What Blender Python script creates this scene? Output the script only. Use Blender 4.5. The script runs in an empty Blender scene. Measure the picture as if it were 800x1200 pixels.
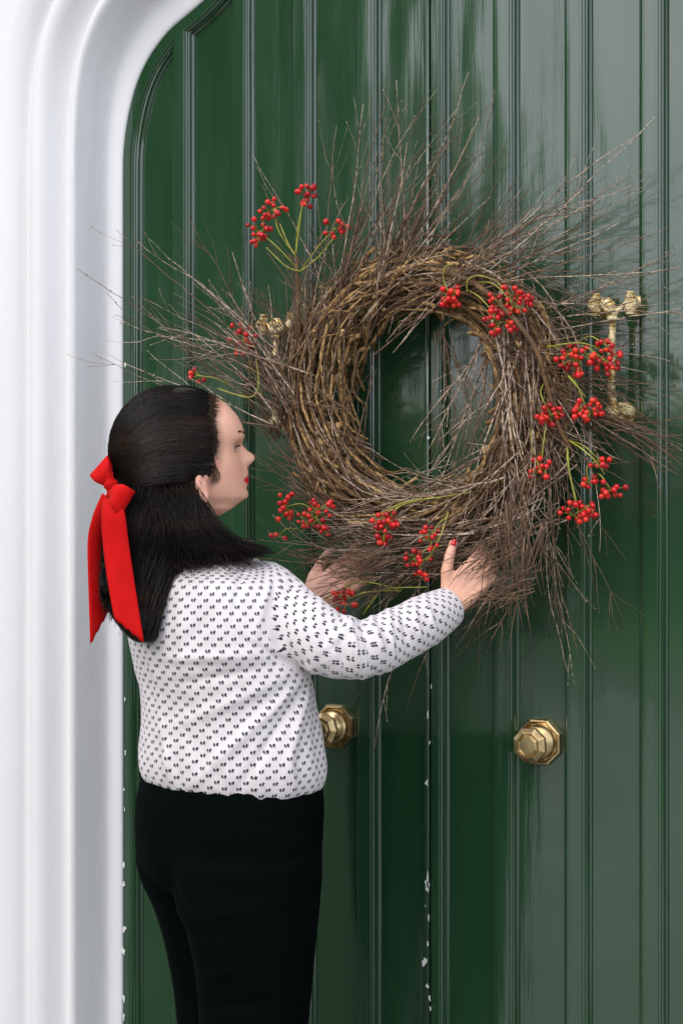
import bpy, math, random
import numpy as np
from mathutils import Vector, Matrix, noise
random.seed(7)
S = bpy.context.scene
COL = S.collection
RAD = math.radians
V = Vector

# ------------------------------------------------------------------ camera
TH = RAD(29.0); D = 3.05; CZ = 1.46; F = 2000.0          # f in px of the 800x1200 photograph
CAM = V((0, -D, CZ))
Rv = V((math.cos(TH), math.sin(TH), 0)); Fv = V((-math.sin(TH), math.cos(TH), 0)); Uv = V((0, 0, 1))
cd = bpy.data.cameras.new('camera'); cam = bpy.data.objects.new('camera', cd); COL.objects.link(cam)
cam.location = CAM; cam.rotation_euler = (RAD(90), 0, TH)
cd.sensor_fit = 'VERTICAL'; cd.sensor_height = 36; cd.lens = F / 1200 * 36
cd.shift_y = -25 / 1200; cd.clip_start = 0.05; cd.clip_end = 2000
S.camera = cam
# ------------------------------------------------------------------ sky and sun
w = bpy.data.worlds.new('World'); S.world = w; w.use_nodes = True
nt = w.node_tree
sky = nt.nodes.new('ShaderNodeTexSky'); sky.sky_type = 'NISHITA'; sky.sun_disc = False
SUN_EL = RAD(40); SUN_AZ = RAD(196)      # from +Y clockwise: behind the camera
sky.sun_elevation = SUN_EL; sky.sun_rotation = SUN_AZ
sky.air_density = 1.0; sky.dust_density = 3.0; sky.ozone_density = 1.0
# bright high cloud over the Nishita sky
tcw = nt.nodes.new('ShaderNodeTexCoord'); mpw = nt.nodes.new('ShaderNodeMapping'); mpw.inputs['Scale'].default_value = (1.6, 1.6, 5)
nzw = nt.nodes.new('ShaderNodeTexNoise'); nzw.inputs['Scale'].default_value = 1.7; nzw.inputs['Detail'].default_value = 5
crw = nt.nodes.new('ShaderNodeValToRGB'); crw.color_ramp.elements[0].position = .30; crw.color_ramp.elements[0].color = (.55, .55, .55, 1)
crw.color_ramp.elements[1].position = .62; crw.color_ramp.elements[1].color = (.95, .95, .95, 1)
mxw = nt.nodes.new('ShaderNodeMix'); mxw.data_type = 'RGBA'; mxw.inputs[7].default_value = (8.9, 9.2, 10.5, 1)
for a_, b_ in ((tcw.outputs['Generated'], mpw.inputs[0]), (mpw.outputs[0], nzw.inputs['Vector']), (nzw.outputs[0], crw.inputs[0]), (crw.outputs[0], mxw.inputs[0]), (sky.outputs[0], mxw.inputs[6]),
               (mxw.outputs[2], nt.nodes['Background'].inputs[0])): nt.links.new(a_, b_)
nt.nodes['Background'].inputs[1].default_value = 0.15
sd = bpy.data.lights.new('sun', 'SUN'); sun = bpy.data.objects.new('sun', sd); COL.objects.link(sun)
sd.energy = 1.1; sd.angle = RAD(35); sd.color = (1, .93, .84)
sdir = V((math.sin(SUN_AZ) * math.cos(SUN_EL), math.cos(SUN_AZ) * math.cos(SUN_EL), math.sin(SUN_EL)))
sun.rotation_euler = sdir.to_track_quat('Z', 'Y').to_euler()
S.view_settings.view_transform = 'Standard'; S.view_settings.look = 'None'
S.view_settings.exposure = 0.42; S.view_settings.gamma = 1
S.render.engine = 'CYCLES'

# ------------------------------------------------------------------ helpers
def cp(px, py, dep):
    return CAM + Fv * dep + Rv * ((px - 400) / F * dep) + Uv * ((575 - py) / F * dep)
def dp(px, py, h=0.0):
    d = Fv + Rv * ((px - 400) / F) + Uv * ((575 - py) / F)
    return CAM + d * ((D - h) / d.y)
def dX(px, h=0.0): return dp(px, 575, h).x
def lerp(a, b, t): return a + (b - a) * t
def interp(tab, x):
    if x <= tab[0][0]: return tab[0][1:] if len(tab[0]) > 2 else tab[0][1]
    for a, b in zip(tab, tab[1:]):
        if x <= b[0]:
            t = (x - a[0]) / (b[0] - a[0])
            r = [lerp(p, q, t) for p, q in zip(a[1:], b[1:])]
            return r if len(r) > 1 else r[0]
    return tab[-1][1:] if len(tab[-1]) > 2 else tab[-1][1]
def catmull(P, n):
    """P: list of tuples of floats / Vectors -> densified"""
    out = []
    m = len(P)
    for i in range(m - 1):
        p0 = P[max(i - 1, 0)]; p1 = P[i]; p2 = P[i + 1]; p3 = P[min(i + 2, m - 1)]
        for k in range(n):
            t = k / n; t2 = t * t; t3 = t2 * t
            out.append(tuple(.5 * (2 * b + (c - a) * t + (2 * a - 5 * b + 4 * c - d) * t2 + (3 * b - a - 3 * c + d) * t3)
                             for a, b, c, d in zip(p0, p1, p2, p3)))
    out.append(tuple(P[-1]))
    return out

class MB:
    def __init__(s): s.v = []; s.f = []; s.uv = None
    def ring_skin(s, rings, closed=True, cap=False):
        n = len(rings[0]); b = len(s.v)
        for r in rings: s.v.extend(tuple(p) for p in r)
        for i in range(len(rings) - 1):
            for j in range(n if closed else n - 1):
                k = (j + 1) % n
                s.f.append((b + i * n + j, b + i * n + k, b + (i + 1) * n + k, b + (i + 1) * n + j))
        if cap:
            for e, rev in ((0, True), (len(rings) - 1, False)):
                c = sum((V(p) for p in rings[e]), V((0, 0, 0))) / n
                ci = len(s.v); s.v.append(tuple(c))
                for j in range(n):
                    k = (j + 1) % n
                    t = (b + e * n + j, b + e * n + k, ci)
                    s.f.append(t[::-1] if rev else t)
        return s
    def tube(s, pts, rad, n=4, cap=True):
        pts = [V(p) for p in pts]
        m = len(pts)
        if not hasattr(rad, '__len__'): rad = [rad] * m
        t0 = (pts[1] - pts[0]).normalized()
        a = t0.orthogonal().normalized()
        rings = []
        for i in range(m):
            t = (pts[min(i + 1, m - 1)] - pts[max(i - 1, 0)])
            if t.length < 1e-9: t = t0.copy()
            t.normalize()
            a = a - t * a.dot(t)
            if a.length < 1e-6: a = t.orthogonal()
            a.normalize(); bb = t.cross(a)
            rings.append([pts[i] + (a * math.cos(2 * math.pi * j / n) + bb * math.sin(2 * math.pi * j / n)) * rad[i] for j in range(n)])
        s.ring_skin(rings, True, cap)
        return s
    def box(s, x0, x1, y0, y1, z0, z1):
        b = len(s.v)
        s.v += [(x, y, z) for x in (x0, x1) for y in (y0, y1) for z in (z0, z1)]
        for q in ((0, 1, 3, 2), (4, 6, 7, 5), (0, 4, 5, 1), (2, 3, 7, 6), (0, 2, 6, 4), (1, 5, 7, 3)):
            s.f.append(tuple(b + i for i in q))
        return s
    def prism(s, poly, y0, y1):
        """poly in (x,z), extruded in y"""
        b = len(s.v); n = len(poly)
        s.v += [(p[0], y0, p[1]) for p in poly] + [(p[0], y1, p[1]) for p in poly]
        s.f.append(tuple(b + i for i in range(n))); s.f.append(tuple(b + n + i for i in reversed(range(n))))
        for i in range(n):
            j = (i + 1) % n
            s.f.append((b + j, b + i, b + n + i, b + n + j))
        return s
    def lathe(s, origin, axis, up, prof, n=8, rot=0.0):
        axis = V(axis).normalized(); a = V(up) - axis * V(up).dot(axis); a.normalize(); bb = axis.cross(a)
        rings = [[V(origin) + axis * h + (a * math.cos(rot + 2 * math.pi * j / n) + bb * math.sin(rot + 2 * math.pi * j / n)) * max(r, 1e-5)
                  for j in range(n)] for r, h in prof]
        s.ring_skin(rings, True, True); return s
    def mesh(s, name, off=V((0, 0, 0)), smooth=True):
        me = bpy.data.meshes.new(name)
        ox, oy, oz = off
        me.from_pydata([(x - ox, y - oy, z - oz) for x, y, z in s.v], [], s.f)
        me.validate(); 
        if smooth: me.polygons.foreach_set('use_smooth', [True] * len(me.polygons))
        me.update()
        return me

def recalc(me):
    import bmesh
    b = bmesh.new(); b.from_mesh(me); bmesh.ops.recalc_face_normals(b, faces=b.faces); b.to_mesh(me); b.free()
def rootw(p):
    v = V((0, 0, 0))
    while p is not None: v = v + p.location; p = p.parent
    return v
def thing(name, loc, label, cat, group=None):
    o = bpy.data.objects.new(name, None); COL.objects.link(o); o.location = loc
    o.empty_display_size = .05
    o['label'] = label; o['category'] = cat
    if group: o['group'] = group
    return o
def part(name, mb, mat, parent=None, smooth=True, fix=True, kind=None, label=None, autos=None):
    me = mb if isinstance(mb, bpy.types.Mesh) else mb.mesh(name, rootw(parent), smooth)
    if isinstance(mb, MB) and fix: recalc(me)
    me.name = name
    if mat and not me.materials: me.materials.append(mat)
    o = bpy.data.objects.new(name, me); COL.objects.link(o); o.parent = parent
    if kind: o['kind'] = kind
    if label: o['label'] = label
    if autos:
        me.set_sharp_from_angle(angle=RAD(autos))
    return o
def inst(name, me, parent, loc, rot=(0, 0, 0), sc=(1, 1, 1)):
    o = bpy.data.objects.new(name, me); COL.objects.link(o); o.parent = parent
    o.location = V(loc) - rootw(parent); o.rotation_euler = rot; o.scale = sc
    return o

# ------------------------------------------------------------------ materials
class NT:
    def __init__(s, name, base=(.5, .5, .5), rough=.5, metal=0, **kw):
        s.m = bpy.data.materials.new(name); s.m.use_nodes = True; s.t = s.m.node_tree
        s.b = s.t.nodes['Principled BSDF']
        s.b.inputs['Base Color'].default_value = (*base, 1); s.b.inputs['Roughness'].default_value = rough
        s.b.inputs['Metallic'].default_value = metal
        for k, v in kw.items(): s.b.inputs[k.replace('_', ' ')].default_value = v
        s.tc = None
    def n(s, typ, **kw):
        x = s.t.nodes.new('ShaderNode' + typ)
        for k, v in kw.items():
            if k[0] == 'i': x.inputs[int(k[1:]) if k[1:].isdigit() else k[1:]].default_value = v
            else: setattr(x, k, v)
        return x
    def l(s, a, b): s.t.links.new(a, b)
    def coord(s, out='Object', scale=(1, 1, 1)):
        if not s.tc: s.tc = s.n('TexCoord')
        mp = s.n('Mapping'); mp.inputs['Scale'].default_value = scale
        s.l(s.tc.outputs[out], mp.inputs[0]); return mp.outputs[0]
    def noise(s, vec, scale, detail=4, rough=.55):
        x = s.n('TexNoise'); x.inputs['Scale'].default_value = scale; x.inputs['Detail'].default_value = detail
        x.inputs['Roughness'].default_value = rough; s.l(vec, x.inputs['Vector']); return x.outputs[0]
    def ramp(s, fac, stops):
        r = s.n('ValToRGB'); e = r.color_ramp.elements
        while len(e) < len(stops): e.new(.5)
        for el, (p, c) in zip(e, stops): el.position = p; el.color = (*c, 1) if len(c) == 3 else c
        s.l(fac, r.inputs[0]); return r.outputs[0]
    def math(s, op, a, b=None, clamp=False):
        x = s.n('Math', operation=op); x.use_clamp = clamp
        for i, q in enumerate((a, b)):
            if q is None: continue
            if isinstance(q, (int, float)): x.inputs[i].default_value = q
            else: s.l(q, x.inputs[i])
        return x.outputs[0]
    def mix(s, fac, a, b):
        x = s.n('Mix', data_type='RGBA')
        for i, q in ((0, fac), (6, a), (7, b)):
            if isinstance(q, tuple): x.inputs[i].default_value = (*q, 1)
            elif isinstance(q, (int, float)): x.inputs[i].default_value = q
            else: s.l(q, x.inputs[i])
        return x.outputs[2]
    def base(s, c): s.l(c, s.b.inputs['Base Color'])
    def rough(s, c): s.l(c, s.b.inputs['Roughness'])
    def bump(s, h, strength=.3, dist=.002, prev=None):
        x = s.n('Bump'); x.inputs['Strength'].default_value = strength; x.inputs['Distance'].default_value = dist
        s.l(h, x.inputs['Height'])
        if prev is not None: s.l(prev, x.inputs['Normal'])
        s.l(x.outputs[0], s.b.inputs['Normal']); return x.outputs[0]

def green_paint():
    t = NT('green_gloss_paint', (.012, .042, .018), .14, IOR=1.62)
    t.b.inputs['Coat Weight'].default_value = 1.0; t.b.inputs['Coat Roughness'].default_value = .05
    v1 = t.coord('Object', (38, 38, 1.8)); v2 = t.coord('Object', (6, 6, 1.6)); v3 = t.coord('Object', (300, 300, 12))
    n1 = t.noise(v1, 1, 4); n2 = t.noise(v2, 1, 2); n3 = t.noise(v3, 1, 3)
    t.base(t.ramp(n2, [(.3, (.011, .042, .017)), (.7, (.018, .058, .025))]))
    p = t.bump(n1, .26, .0018); p = t.bump(n2, .50, .012, p); p = t.bump(n3, .12, .0006, p)
    t.l(p, t.b.inputs['Coat Normal'])
    t.rough(t.ramp(n1, [(.3, (.09,) * 3), (.8, (.21,) * 3)]))
    return t.m
def white_paint(name='white_masonry_paint', col=(.76, .755, .755)):
    t = NT(name, col, .55)
    a = t.noise(t.coord('Object', (3, 3, .8)), 1, 5, .6); b = t.noise(t.coord('Object', (40, 40, 10)), 1, 4)
    c = t.noise(t.coord('Object', (9, 9, 3)), 1, 6, .75)
    d = t.ramp(c, [(.63, (0, 0, 0)), (.72, (1, 1, 1))])
    col1 = t.ramp(a, [(.3, tuple(x * .93 for x in col)), (.7, col)])
    t.base(t.mix(t.math('MULTIPLY', d, .25), col1, (.55, .55, .56)))
    vo = t.n('TexVoronoi', feature='DISTANCE_TO_EDGE'); vo.inputs['Scale'].default_value = 2.2; wv = t.coord('Object', (1, 1, .35)); wn = t.n('TexNoise'); wn.inputs['Scale'].default_value = 6; t.l(wv, wn.inputs['Vector'])
    av = t.n('VectorMath', operation='ADD'); t.l(wv, av.inputs[0]); t.l(wn.outputs[1], av.inputs[1]); t.l(av.outputs[0], vo.inputs['Vector'])
    ck = t.ramp(vo.outputs[0], [(0, (0, 0, 0)), (.006, (1, 1, 1))])
    br = t.noise(t.coord('Object', (90, 90, 3)), 1, 3)
    p = t.bump(b, .35, .0018); p = t.bump(br, .18, .0012, p); p = t.bump(ck, .12, .001, p); t.bump(a, .4, .014, p)
    return t.m
def plain(name, col, rough=.5, metal=0, nscale=30, var=.25, bump=.2, bd=.001, stretch=(1, 1, 1), **kw):
    t = NT(name, col, rough, metal, **kw)
    a = t.noise(t.coord('Object', stretch), nscale, 4)
    t.base(t.ramp(a, [(.3, tuple(x * (1 - var) for x in col)), (.7, tuple(min(1, x * (1 + var)) for x in col))]))
    if bump: t.bump(a, bump, bd)
    return t.m
M = {}
M['green'] = green_paint()
M['white'] = white_paint()
M['chip'] = plain('old_white_undercoat', (.62, .62, .58), .7)
def brass():
    t = NT('aged_brass', (.62, .42, .15), .28, 1.0)
    a = t.noise(t.coord('Object'), 60, 5); b = t.noise(t.coord('Object'), 400, 3)
    t.base(t.ramp(a, [(.3, (.36, .26, .12)), (.6, (.60, .46, .24)), (.8, (.74, .60, .36))]))
    t.rough(t.ramp(a, [(.3, (.42,) * 3), (.7, (.22,) * 3)])); t.bump(b, .12, .0006); return t.m
M['brass'] = brass()
def worn_brass():
    t = NT('weathered_brass_with_old_cream_paint', (.6, .45, .2), .4, .6)
    a = t.noise(t.coord('Object'), 55, 6, .7)
    f = t.ramp(a, [(.44, (0, 0, 0)), (.54, (1, 1, 1))])
    t.base(t.mix(f, (.46, .31, .09), (.74, .62, .36)))
    t.l(t.math('SUBTRACT', .9, t.math('MULTIPLY', f, .7)), t.b.inputs['Metallic'])
    t.bump(a, .5, .002); return t.m
M['worn'] = worn_brass()
def bark(name, c0, c1, sc=120):
    t = NT(name, c0, .75)
    oi = t.n('ObjectInfo')
    a = t.noise(t.coord('Object', (1, 1, 1)), sc, 4); g = t.noise(t.coord('Object'), 22, 2)
    m = t.math('ADD', t.math('MULTIPLY', g, .6), t.math('MULTIPLY', oi.outputs['Random'], .6))
    mid = tuple((x + y) / 2 for x, y in zip(c0, c1))
    c = t.ramp(m, [(.25, tuple(x * .5 for x in c0)), (.45, c0), (.65, mid), (.85, c1)])
    t.base(t.mix(t.ramp(a, [(.35, (1, 1, 1)), (.6, (0, 0, 0))]), c, tuple(x * .4 for x in c0)))
    t.bump(a, .6, .001); return t.m
M['vine'] = bark('dry_vine_bark', (.17, .085, .028), (.58, .36, .14))
M['twig'] = bark('birch_twig_bark', (.17, .095, .05), (.62, .48, .36))
M['stem'] = plain('green_berry_stem', (.27, .27, .035), .5, nscale=60, var=.45)
def berrym():
    t = NT('red_berry_skin', (.5, .007, .008), .2, Specular_IOR_Level=.5, Subsurface_Weight=.15)
    oi = t.n('ObjectInfo'); t.base(t.ramp(oi.outputs['Random'], [(0, (.24, .004, .006)), (.35, (.50, .006, .008)), (.8, (.66, .012, .010)), (1, (.70, .04, .012))]))
    t.rough(t.ramp(oi.outputs['Random'], [(0, (.4,) * 3), (.5, (.15,) * 3), (1, (.3,) * 3)])); return t.m
M['berry'] = berrym()
M['berryeye'] = NT('berry_tip', (.05, .01, .01), .6).m

# ------------------------------------------------------------------ door geometry data
XL = dX(143.5, .022); XC = -1.479
arch_px = [(143.5, 250), (143.7, 210), (144.5, 174), (150, 134), (161, 94), (177, 62), (197, 36), (215, 20), (238, 0)]
arch = [(dp(x, y, .022).x, dp(x, y, .022).z) for x, y in arch_px]
arch[0] = (XL, arch[0][1]); arch[1] = (XL, arch[1][1])
x0, z0 = arch[-1]
N_ = 9
sl = .80; x, z = x0, z0
for i in range(N_):
    dx_ = (XC - x0) / N_; x += dx_; z += dx_ * sl; sl -= .038
    arch.append((x, z))
APEX = arch[-1][1]
dense = catmull(arch, 3)
# left half from floor to apex, mirrored half
half = [(XL, 0.0), (XL, .5), (XL, 1.0), (XL, 1.5), (XL, 1.9)] + dense
full = half + [(2 * XC - x, z) for x, z in reversed(half[:-1])]
def offset_open(path, d):
    """offset to the left hand outside of a path running up-over-down (outside positive)"""
    out = []
    n = len(path)
    for i in range(n):
        a = V(path[max(i - 1, 0)]); b = V(path[i]); c = V(path[min(i + 1, n - 1)])
        d1 = (b - a) if i > 0 else (c - b); d2 = (c - b) if i < n - 1 else (b - a)
        d1 = d1.normalized(); d2 = d2.normalized()
        n1 = V((-d1.y, d1.x)); n2 = V((-d2.y, d2.x)); m = (n1 + n2).normalized()
        k = d / max(.35, m.dot(n1))
        out.append(tuple(b + m * k))
    return out
def offset_poly(P, d):
    """closed ccw polygon -> inward offset by d"""
    n = len(P); out = []
    for i in range(n):
        a = V(P[i - 1]); b = V(P[i]); c = V(P[(i + 1) % n])
        d1 = (b - a).normalized(); d2 = (c - b).normalized()
        n1 = V((-d1.y, d1.x)); n2 = V((-d2.y, d2.x)); m = n1 + n2
        m.normalize(); out.append(tuple(b + m * (d / max(.3, m.dot(n1)))))
    return out
inner = offset_open(half, -.020)
def top_at(xx, path):
    for a, b in zip(path, path[1:]):
        if a[0] <= xx <= b[0] and b[0] > a[0]:
            return a[1] + (b[1] - a[1]) * (xx - a[0]) / (b[0] - a[0])
    return path[-1][1] if xx > path[-1][0] else path[0][1]
RH = .022     # height of rails over the panels
MR = .0205    # run of a panel moulding
prof = [(0, RH - .0004), (.0022, RH - .0005), (.0048, RH - .0006), (.0056, RH - .0012), (.006, RH - .0036), (.0085, RH - .0037), (.0105, RH - .0055), (.0112, RH - .009),
        (.0135, RH - .0095), (.0155, RH - .0125), (.0162, RH - .016), (.019, .0035), (.0205, 0.0005)]
ZB = .22
def leaf(label, mirror, flats, fw):
    mir = (lambda x: 2 * XC - x) if mirror else (lambda x: x)
    root = thing('door_leaf', (mir((XL + XC) / 2), 0, 0.02), label, 'door')
    # flats given in left-leaf coordinates
    edge0 = XL + .022
    prev = None
    polys = []
    for i, fl in enumerate(flats):
        xl = fl - MR; xr = fl + fw + MR
        first = xl <= inner[0][0] + .012
        if first: xl = inner[0][0]
        polys.append((xl, xr))
        def ringat(o, xl=xl, xr=xr, first=first):
            c = offset_open(half, -.020 - o); r = xr - o; K = 26
            if first:
                pts = [p for p in c if p[1] > 1.95 and p[0] < r - .0005]; pts = [(pts[0][0], 1.95)] + pts + [(r, top_at(r, c))]
                L = [0]
                for p, q in zip(pts, pts[1:]): L.append(L[-1] + math.hypot(q[0] - p[0], q[1] - p[1]))
                out = []
                for i in range(K):
                    t = L[-1] * i / (K - 1)
                    k = max(j for j in range(len(L)) if L[j] <= t + 1e-9); k = min(k, len(L) - 2)
                    u = (t - L[k]) / max(1e-9, L[k + 1] - L[k]); out.append((lerp(pts[k][0], pts[k + 1][0], u), lerp(pts[k][1], pts[k + 1][1], u)))
                lx = c[0][0]
            else:
                lx = xl + o; out = [(lerp(lx, r, i / 11), top_at(lerp(lx, r, i / 11), c)) for i in range(12)]
            return [(lx, ZB + o), (r, ZB + o)] + out[::-1]
        rings = [[(mir(a), -h, b) for a, b in ringat(o)] for o, h in prof]
        mb = MB(); mb.ring_skin(rings); part('panel_moulding', mb, M['green'], root, autos=24)
        q = ringat(MR - .001)
        mb = MB(); mb.prism([(mir(a), b) for a, b in q], 0.0, .014); part('door_panel', mb, M['green'], root, smooth=False)
    # stiles between panels
    for i in range(len(polys)):
        a = polys[i][1]; b = polys[i + 1][0] if i + 1 < len(polys) else XC - .0022
        a -= .0003; b += .0003 if i + 1 < len(polys) else 0
        q = [(a, ZB), (b, ZB), (b, top_at(b, inner) + .004), (a, top_at(a, inner) + .004)]
        mb = MB(); mb.prism([(mir(x), z) for x, z in q], -RH, .012); part('stile', mb, M['green'], root, smooth=False)
    # outer arched rail
    outp = offset_open(half, -.0015)
    mb = MB(); rings = [[(mir(a), y, b) for a, b in pth] for pth, y in ((outp, .012), (outp, -RH + .001), (inner, -RH + .001), (inner, .012))]
    mb.ring_skin(rings, closed=False); part('arched_rail', mb, M['green'], root, autos=40)
    mb = MB(); a, b = sorted((mir(XL + .002), mir(XC - .0022))); mb.box(a, b, -RH, .012, .02, ZB); part('bottom_rail', mb, M['green'], root, smooth=False)
    mb = MB(); q = [(x, z) for x, z in outp if z > 1.5]; q = [(XC - .0022, .03), ] + [(XC - .0022, q[-1][1] - .01)] + list(reversed(q[:-1])) + [(XL + .003, .03)]
    mb.prism([(mir(x), z) for x, z in q], .015, .045); part('backing_boards', mb, M['green'], root, smooth=False)
    return root
L_fl = [-2.199 + .1505 * i for i in range(5)]
left_leaf = leaf('left arched leaf of the glossy green door, with its knob beside the woman\'s blouse', False, L_fl, .094)
R_abs = [-1.445 + .1485 * i for i in range(5)]
R_fl = [2 * XC - (x + .091) for x in R_abs][::-1]
R_fl[0] = L_fl[0]
right_leaf = leaf('right arched leaf of the glossy green door, with the fully visible brass knob', True, R_fl, .091)
# astragal bead on the meeting edge
mb = MB(); zt = APEX - .05
mb.tube([(XC - .004, -.0235, .03), (XC - .004, -.0235, 1.2), (XC - .004, -.0235, zt)], .0038, 8); part('meeting_bead', mb, M['green'], left_leaf)

# paint chips
def chip(x, z, w_, h_, y, root):
    n = 11; mb = MB(); poly = []
    for k in range(n):
        a = 2 * math.pi * k / n; r = random.uniform(.3, 1.35)
        poly.append((x + math.cos(a) * w_ * r, z + math.sin(a) * h_ * r))
    mb.prism(poly, y, y + .0012); part('paint_chip', mb, M['chip'], root, smooth=False)
for px, py, w_, h_ in [(501, 838, 1.2, 7), (500, 917, 1.8, 4), (500, 1036, 2.6, 9), (501, 1033, 1.5, 13), (502, 1076, 1, 4), (501, 1106, 1.2, 3), (497, 1127, 2.6, 5),
                        (500, 1155, 2, 4), (503, 1170, 1, 3), (504, 1182, 1, 4), (503, 870, .8, 2), (498, 1062, .8, 2), (505, 805, 1, 3), (506, 590, 1, 2), (502, 513, 1.6, 3)]:
    p = dp(px, py, .028); chip(p.x, p.z, w_ / 520, h_ / 590, -.0285, left_leaf)
for px, py, w_, h_ in [(144, 1013, 1.6, 4), (144, 1035, 2.2, 4), (143.5, 1088, 2.6, 4), (144, 1115, 1.8, 5), (143, 1170, 1.4, 5), (144, 1192, 1.6, 4), (146, 820, 1, 3), (147, 882, 1, 4), (146, 948, .8, 3), (145, 925, .8, 2), (146.5, 427, 1.3, 3)]:
    p = dp(px, py, .024); chip(max(p.x, XL + .004), p.z, w_ / 430, h_ / 560, -.0236, left_leaf)

# knobs
UPV = (0, 0, 1)
def octo(): return RAD(22.5)
def knob(px, py, root, rot):
    c = dp(px, py, 0.0)
    mb = MB(); mb.lathe(c, (0, -1, 0), UPV, [(.047, 0), (.048, .006), (.0455, .0095), (.042, .0105), (.0395, .0075), (.036, .0065), (.025, .008)], 8, octo())
    r = part('door_knob', mb, M['brass'], root, smooth=False)
    mb = MB(); mb.lathe(c, (0, -1, 0), UPV, [(.0335, .007), (.034, .012), (.031, .017), (.027, .019), (.022, .021), (.016, .026), (.014, .032), (.015, .040)], 32)
    part('knob_collar', mb, M['brass'], r, autos=50)
    mb = MB(); mb.lathe(c, (0, -1, 0), UPV, [(.015, .039), (.027, .041), (.0335, .047), (.035, .053), (.034, .057), (.027, .062), (.0245, .0635), (.0235, .0615), (.0225, .062), (.021, .065), (.0195, .0655), (.018, .0640), (.016, .0655), (.0, .0665)], 8, octo() + rot)
    part('knob_grip', mb, M['brass'], r, autos=12, smooth=False)
knob(633, 869, right_leaf, .06)
knob(393, 851, left_leaf, .35)

# knockers
def knocker(px, py, root):
    c = dp(px, py, 0.0)      # centre of yoke, on the door
    k = None
    mb = MB(); x, z = c.x, c.z
    def V3(dx, h, dz): return (x + dx, -h, z + dz)
    mb.tube([V3(0, .055, -.030), V3(-.001, .057, -.07), V3(-.001, .057, -.12), V3(-.002, .056, -.178)], [.0068, .0072, .0074, .0074], 14)
    k = part('door_knocker', mb, M['worn'], root)
    mb = MB()    # yoke: two arms rising from the socket to the hinge lugs
    arm = [(-.031, .05, .006), (-.022, .052, .0), (-.013, .054, -.010), (0, .056, -.014), (.013, .054, -.010), (.022, .052, .0), (.031, .05, .006)]
    mb.tube([V3(*p) for p in arm], [.0042, .004, .005, .007, .005, .004, .0042], 12)
    mb.lathe(V3(0, .056, -.008), (0, 0, -1), (0, 1, 0), [(.007, 0), (.0125, .004), (.013, .008), (.0095, .014), (.0115, .018), (.011, .022), (.007, .026)], 8, octo())
    part('yoke', mb, M['worn'], k, autos=40)
    for sgn in (-1, 1):
        mb = MB()
        cx = x + sgn * .033
        mb.box(cx - .0075, cx + .0075, -.058, -.046, z - .012, z + .013)
        for dz in (.014, -.011):
            mb.lathe((cx, -.052, z + dz), (0, 0, 1 if dz > 0 else -1), (0, 1, 0), [(.0105, -.003), (.0105, .001), (.006, .003), (.0085, .006), (.0085, .0085), (0, .009)], 8, octo())
        mb.lathe((cx + sgn * .006, -.052, z + .001), (sgn, 0, 0), (0, 0, 1), [(.005, 0), (.0095, .002), (.0105, .005), (.0095, .007), (0, .008)], 8, octo())
        mb.tube([(cx, .0, z), (cx, -.030, z), (cx, -.046, z)], [.009, .007, .008], 10)
        mb.lathe((cx, 0, z), (0, -1, 0), UPV, [(.02, 0), (.021, .004), (.016, .008), (.009, .010)], 8, octo())
        part('hinge_lug', mb, M['worn'], k, smooth=False)
    mb = MB()    # striker at the foot
    mb.lathe(V3(-.002, .066, -.200), (0, 1, 0), UPV, [(.0, 0), (.010, .003), (.015, .010), (.016, .018), (.013, .026), (.011, .034)], 16)
    mb.tube([V3(-.002, .056, -.172), V3(0, .052, -.188), V3(.005, .048, -.202), V3(.012, .040, -.212)], [.008, .0105, .010, .006], 12)
    part('striker', mb, M['worn'], k, autos=50)
    mb = MB(); mb.lathe((x + .004, 0, z - .200), (0, -1, 0), UPV, [(.023, 0), (.024, .005), (.020, .009), (.016, .013), (.014, .022), (.010, .028), (0, .03)], 8, octo())
    part('strike_plate', mb, M['worn'], k, autos=30)
    return k
knocker(729, 360, right_leaf)
knocker(340, 383, left_leaf)

# ------------------------------------------------------------------ surround, wall, ground
# profile of the surround: (outward, forward)
SP = [(0, -.04), (0, .0), (0, .012), (.0, .021), (.003, .0245), (.008, .0262), (.016, .0275), (.024, .0285), (.030, .031), (.0335, .036),
      (.036, .046), (.041, .070), (.047, .094), (.0515, .108), (.0535, .115), (.0565, .121), (.061, .1235), (.066, .1205), (.069, .112), (.073, .105), (.079, .100),
      (.086, .099), (.094, .103), (.101, .112), (.108, .124), (.115, .136), (.124, .145), (.134, .150), (.144, .151), (.153, .147), (.160, .139), (.164, .131), (.170, .127), (.177, .130), (.183, .138),
      (.190, .147), (.200, .154), (.215, .160), (.225, .162)]
def spread(path, o):
    """parallel offset that opens out round the shoulder of the arch"""
    a = offset_open(path, o); b = offset_open(path, o + min(max(o, 0), .065) * .9); out = []
    for p, q, r in zip(path, a, b):
        t = min(1, max(0, (p[1] - 2.17) / .36)); t = t * t * (3 - 2 * t)
        out.append((lerp(q[0], r[0], t), lerp(q[1], r[1], t)))
    return out
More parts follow.
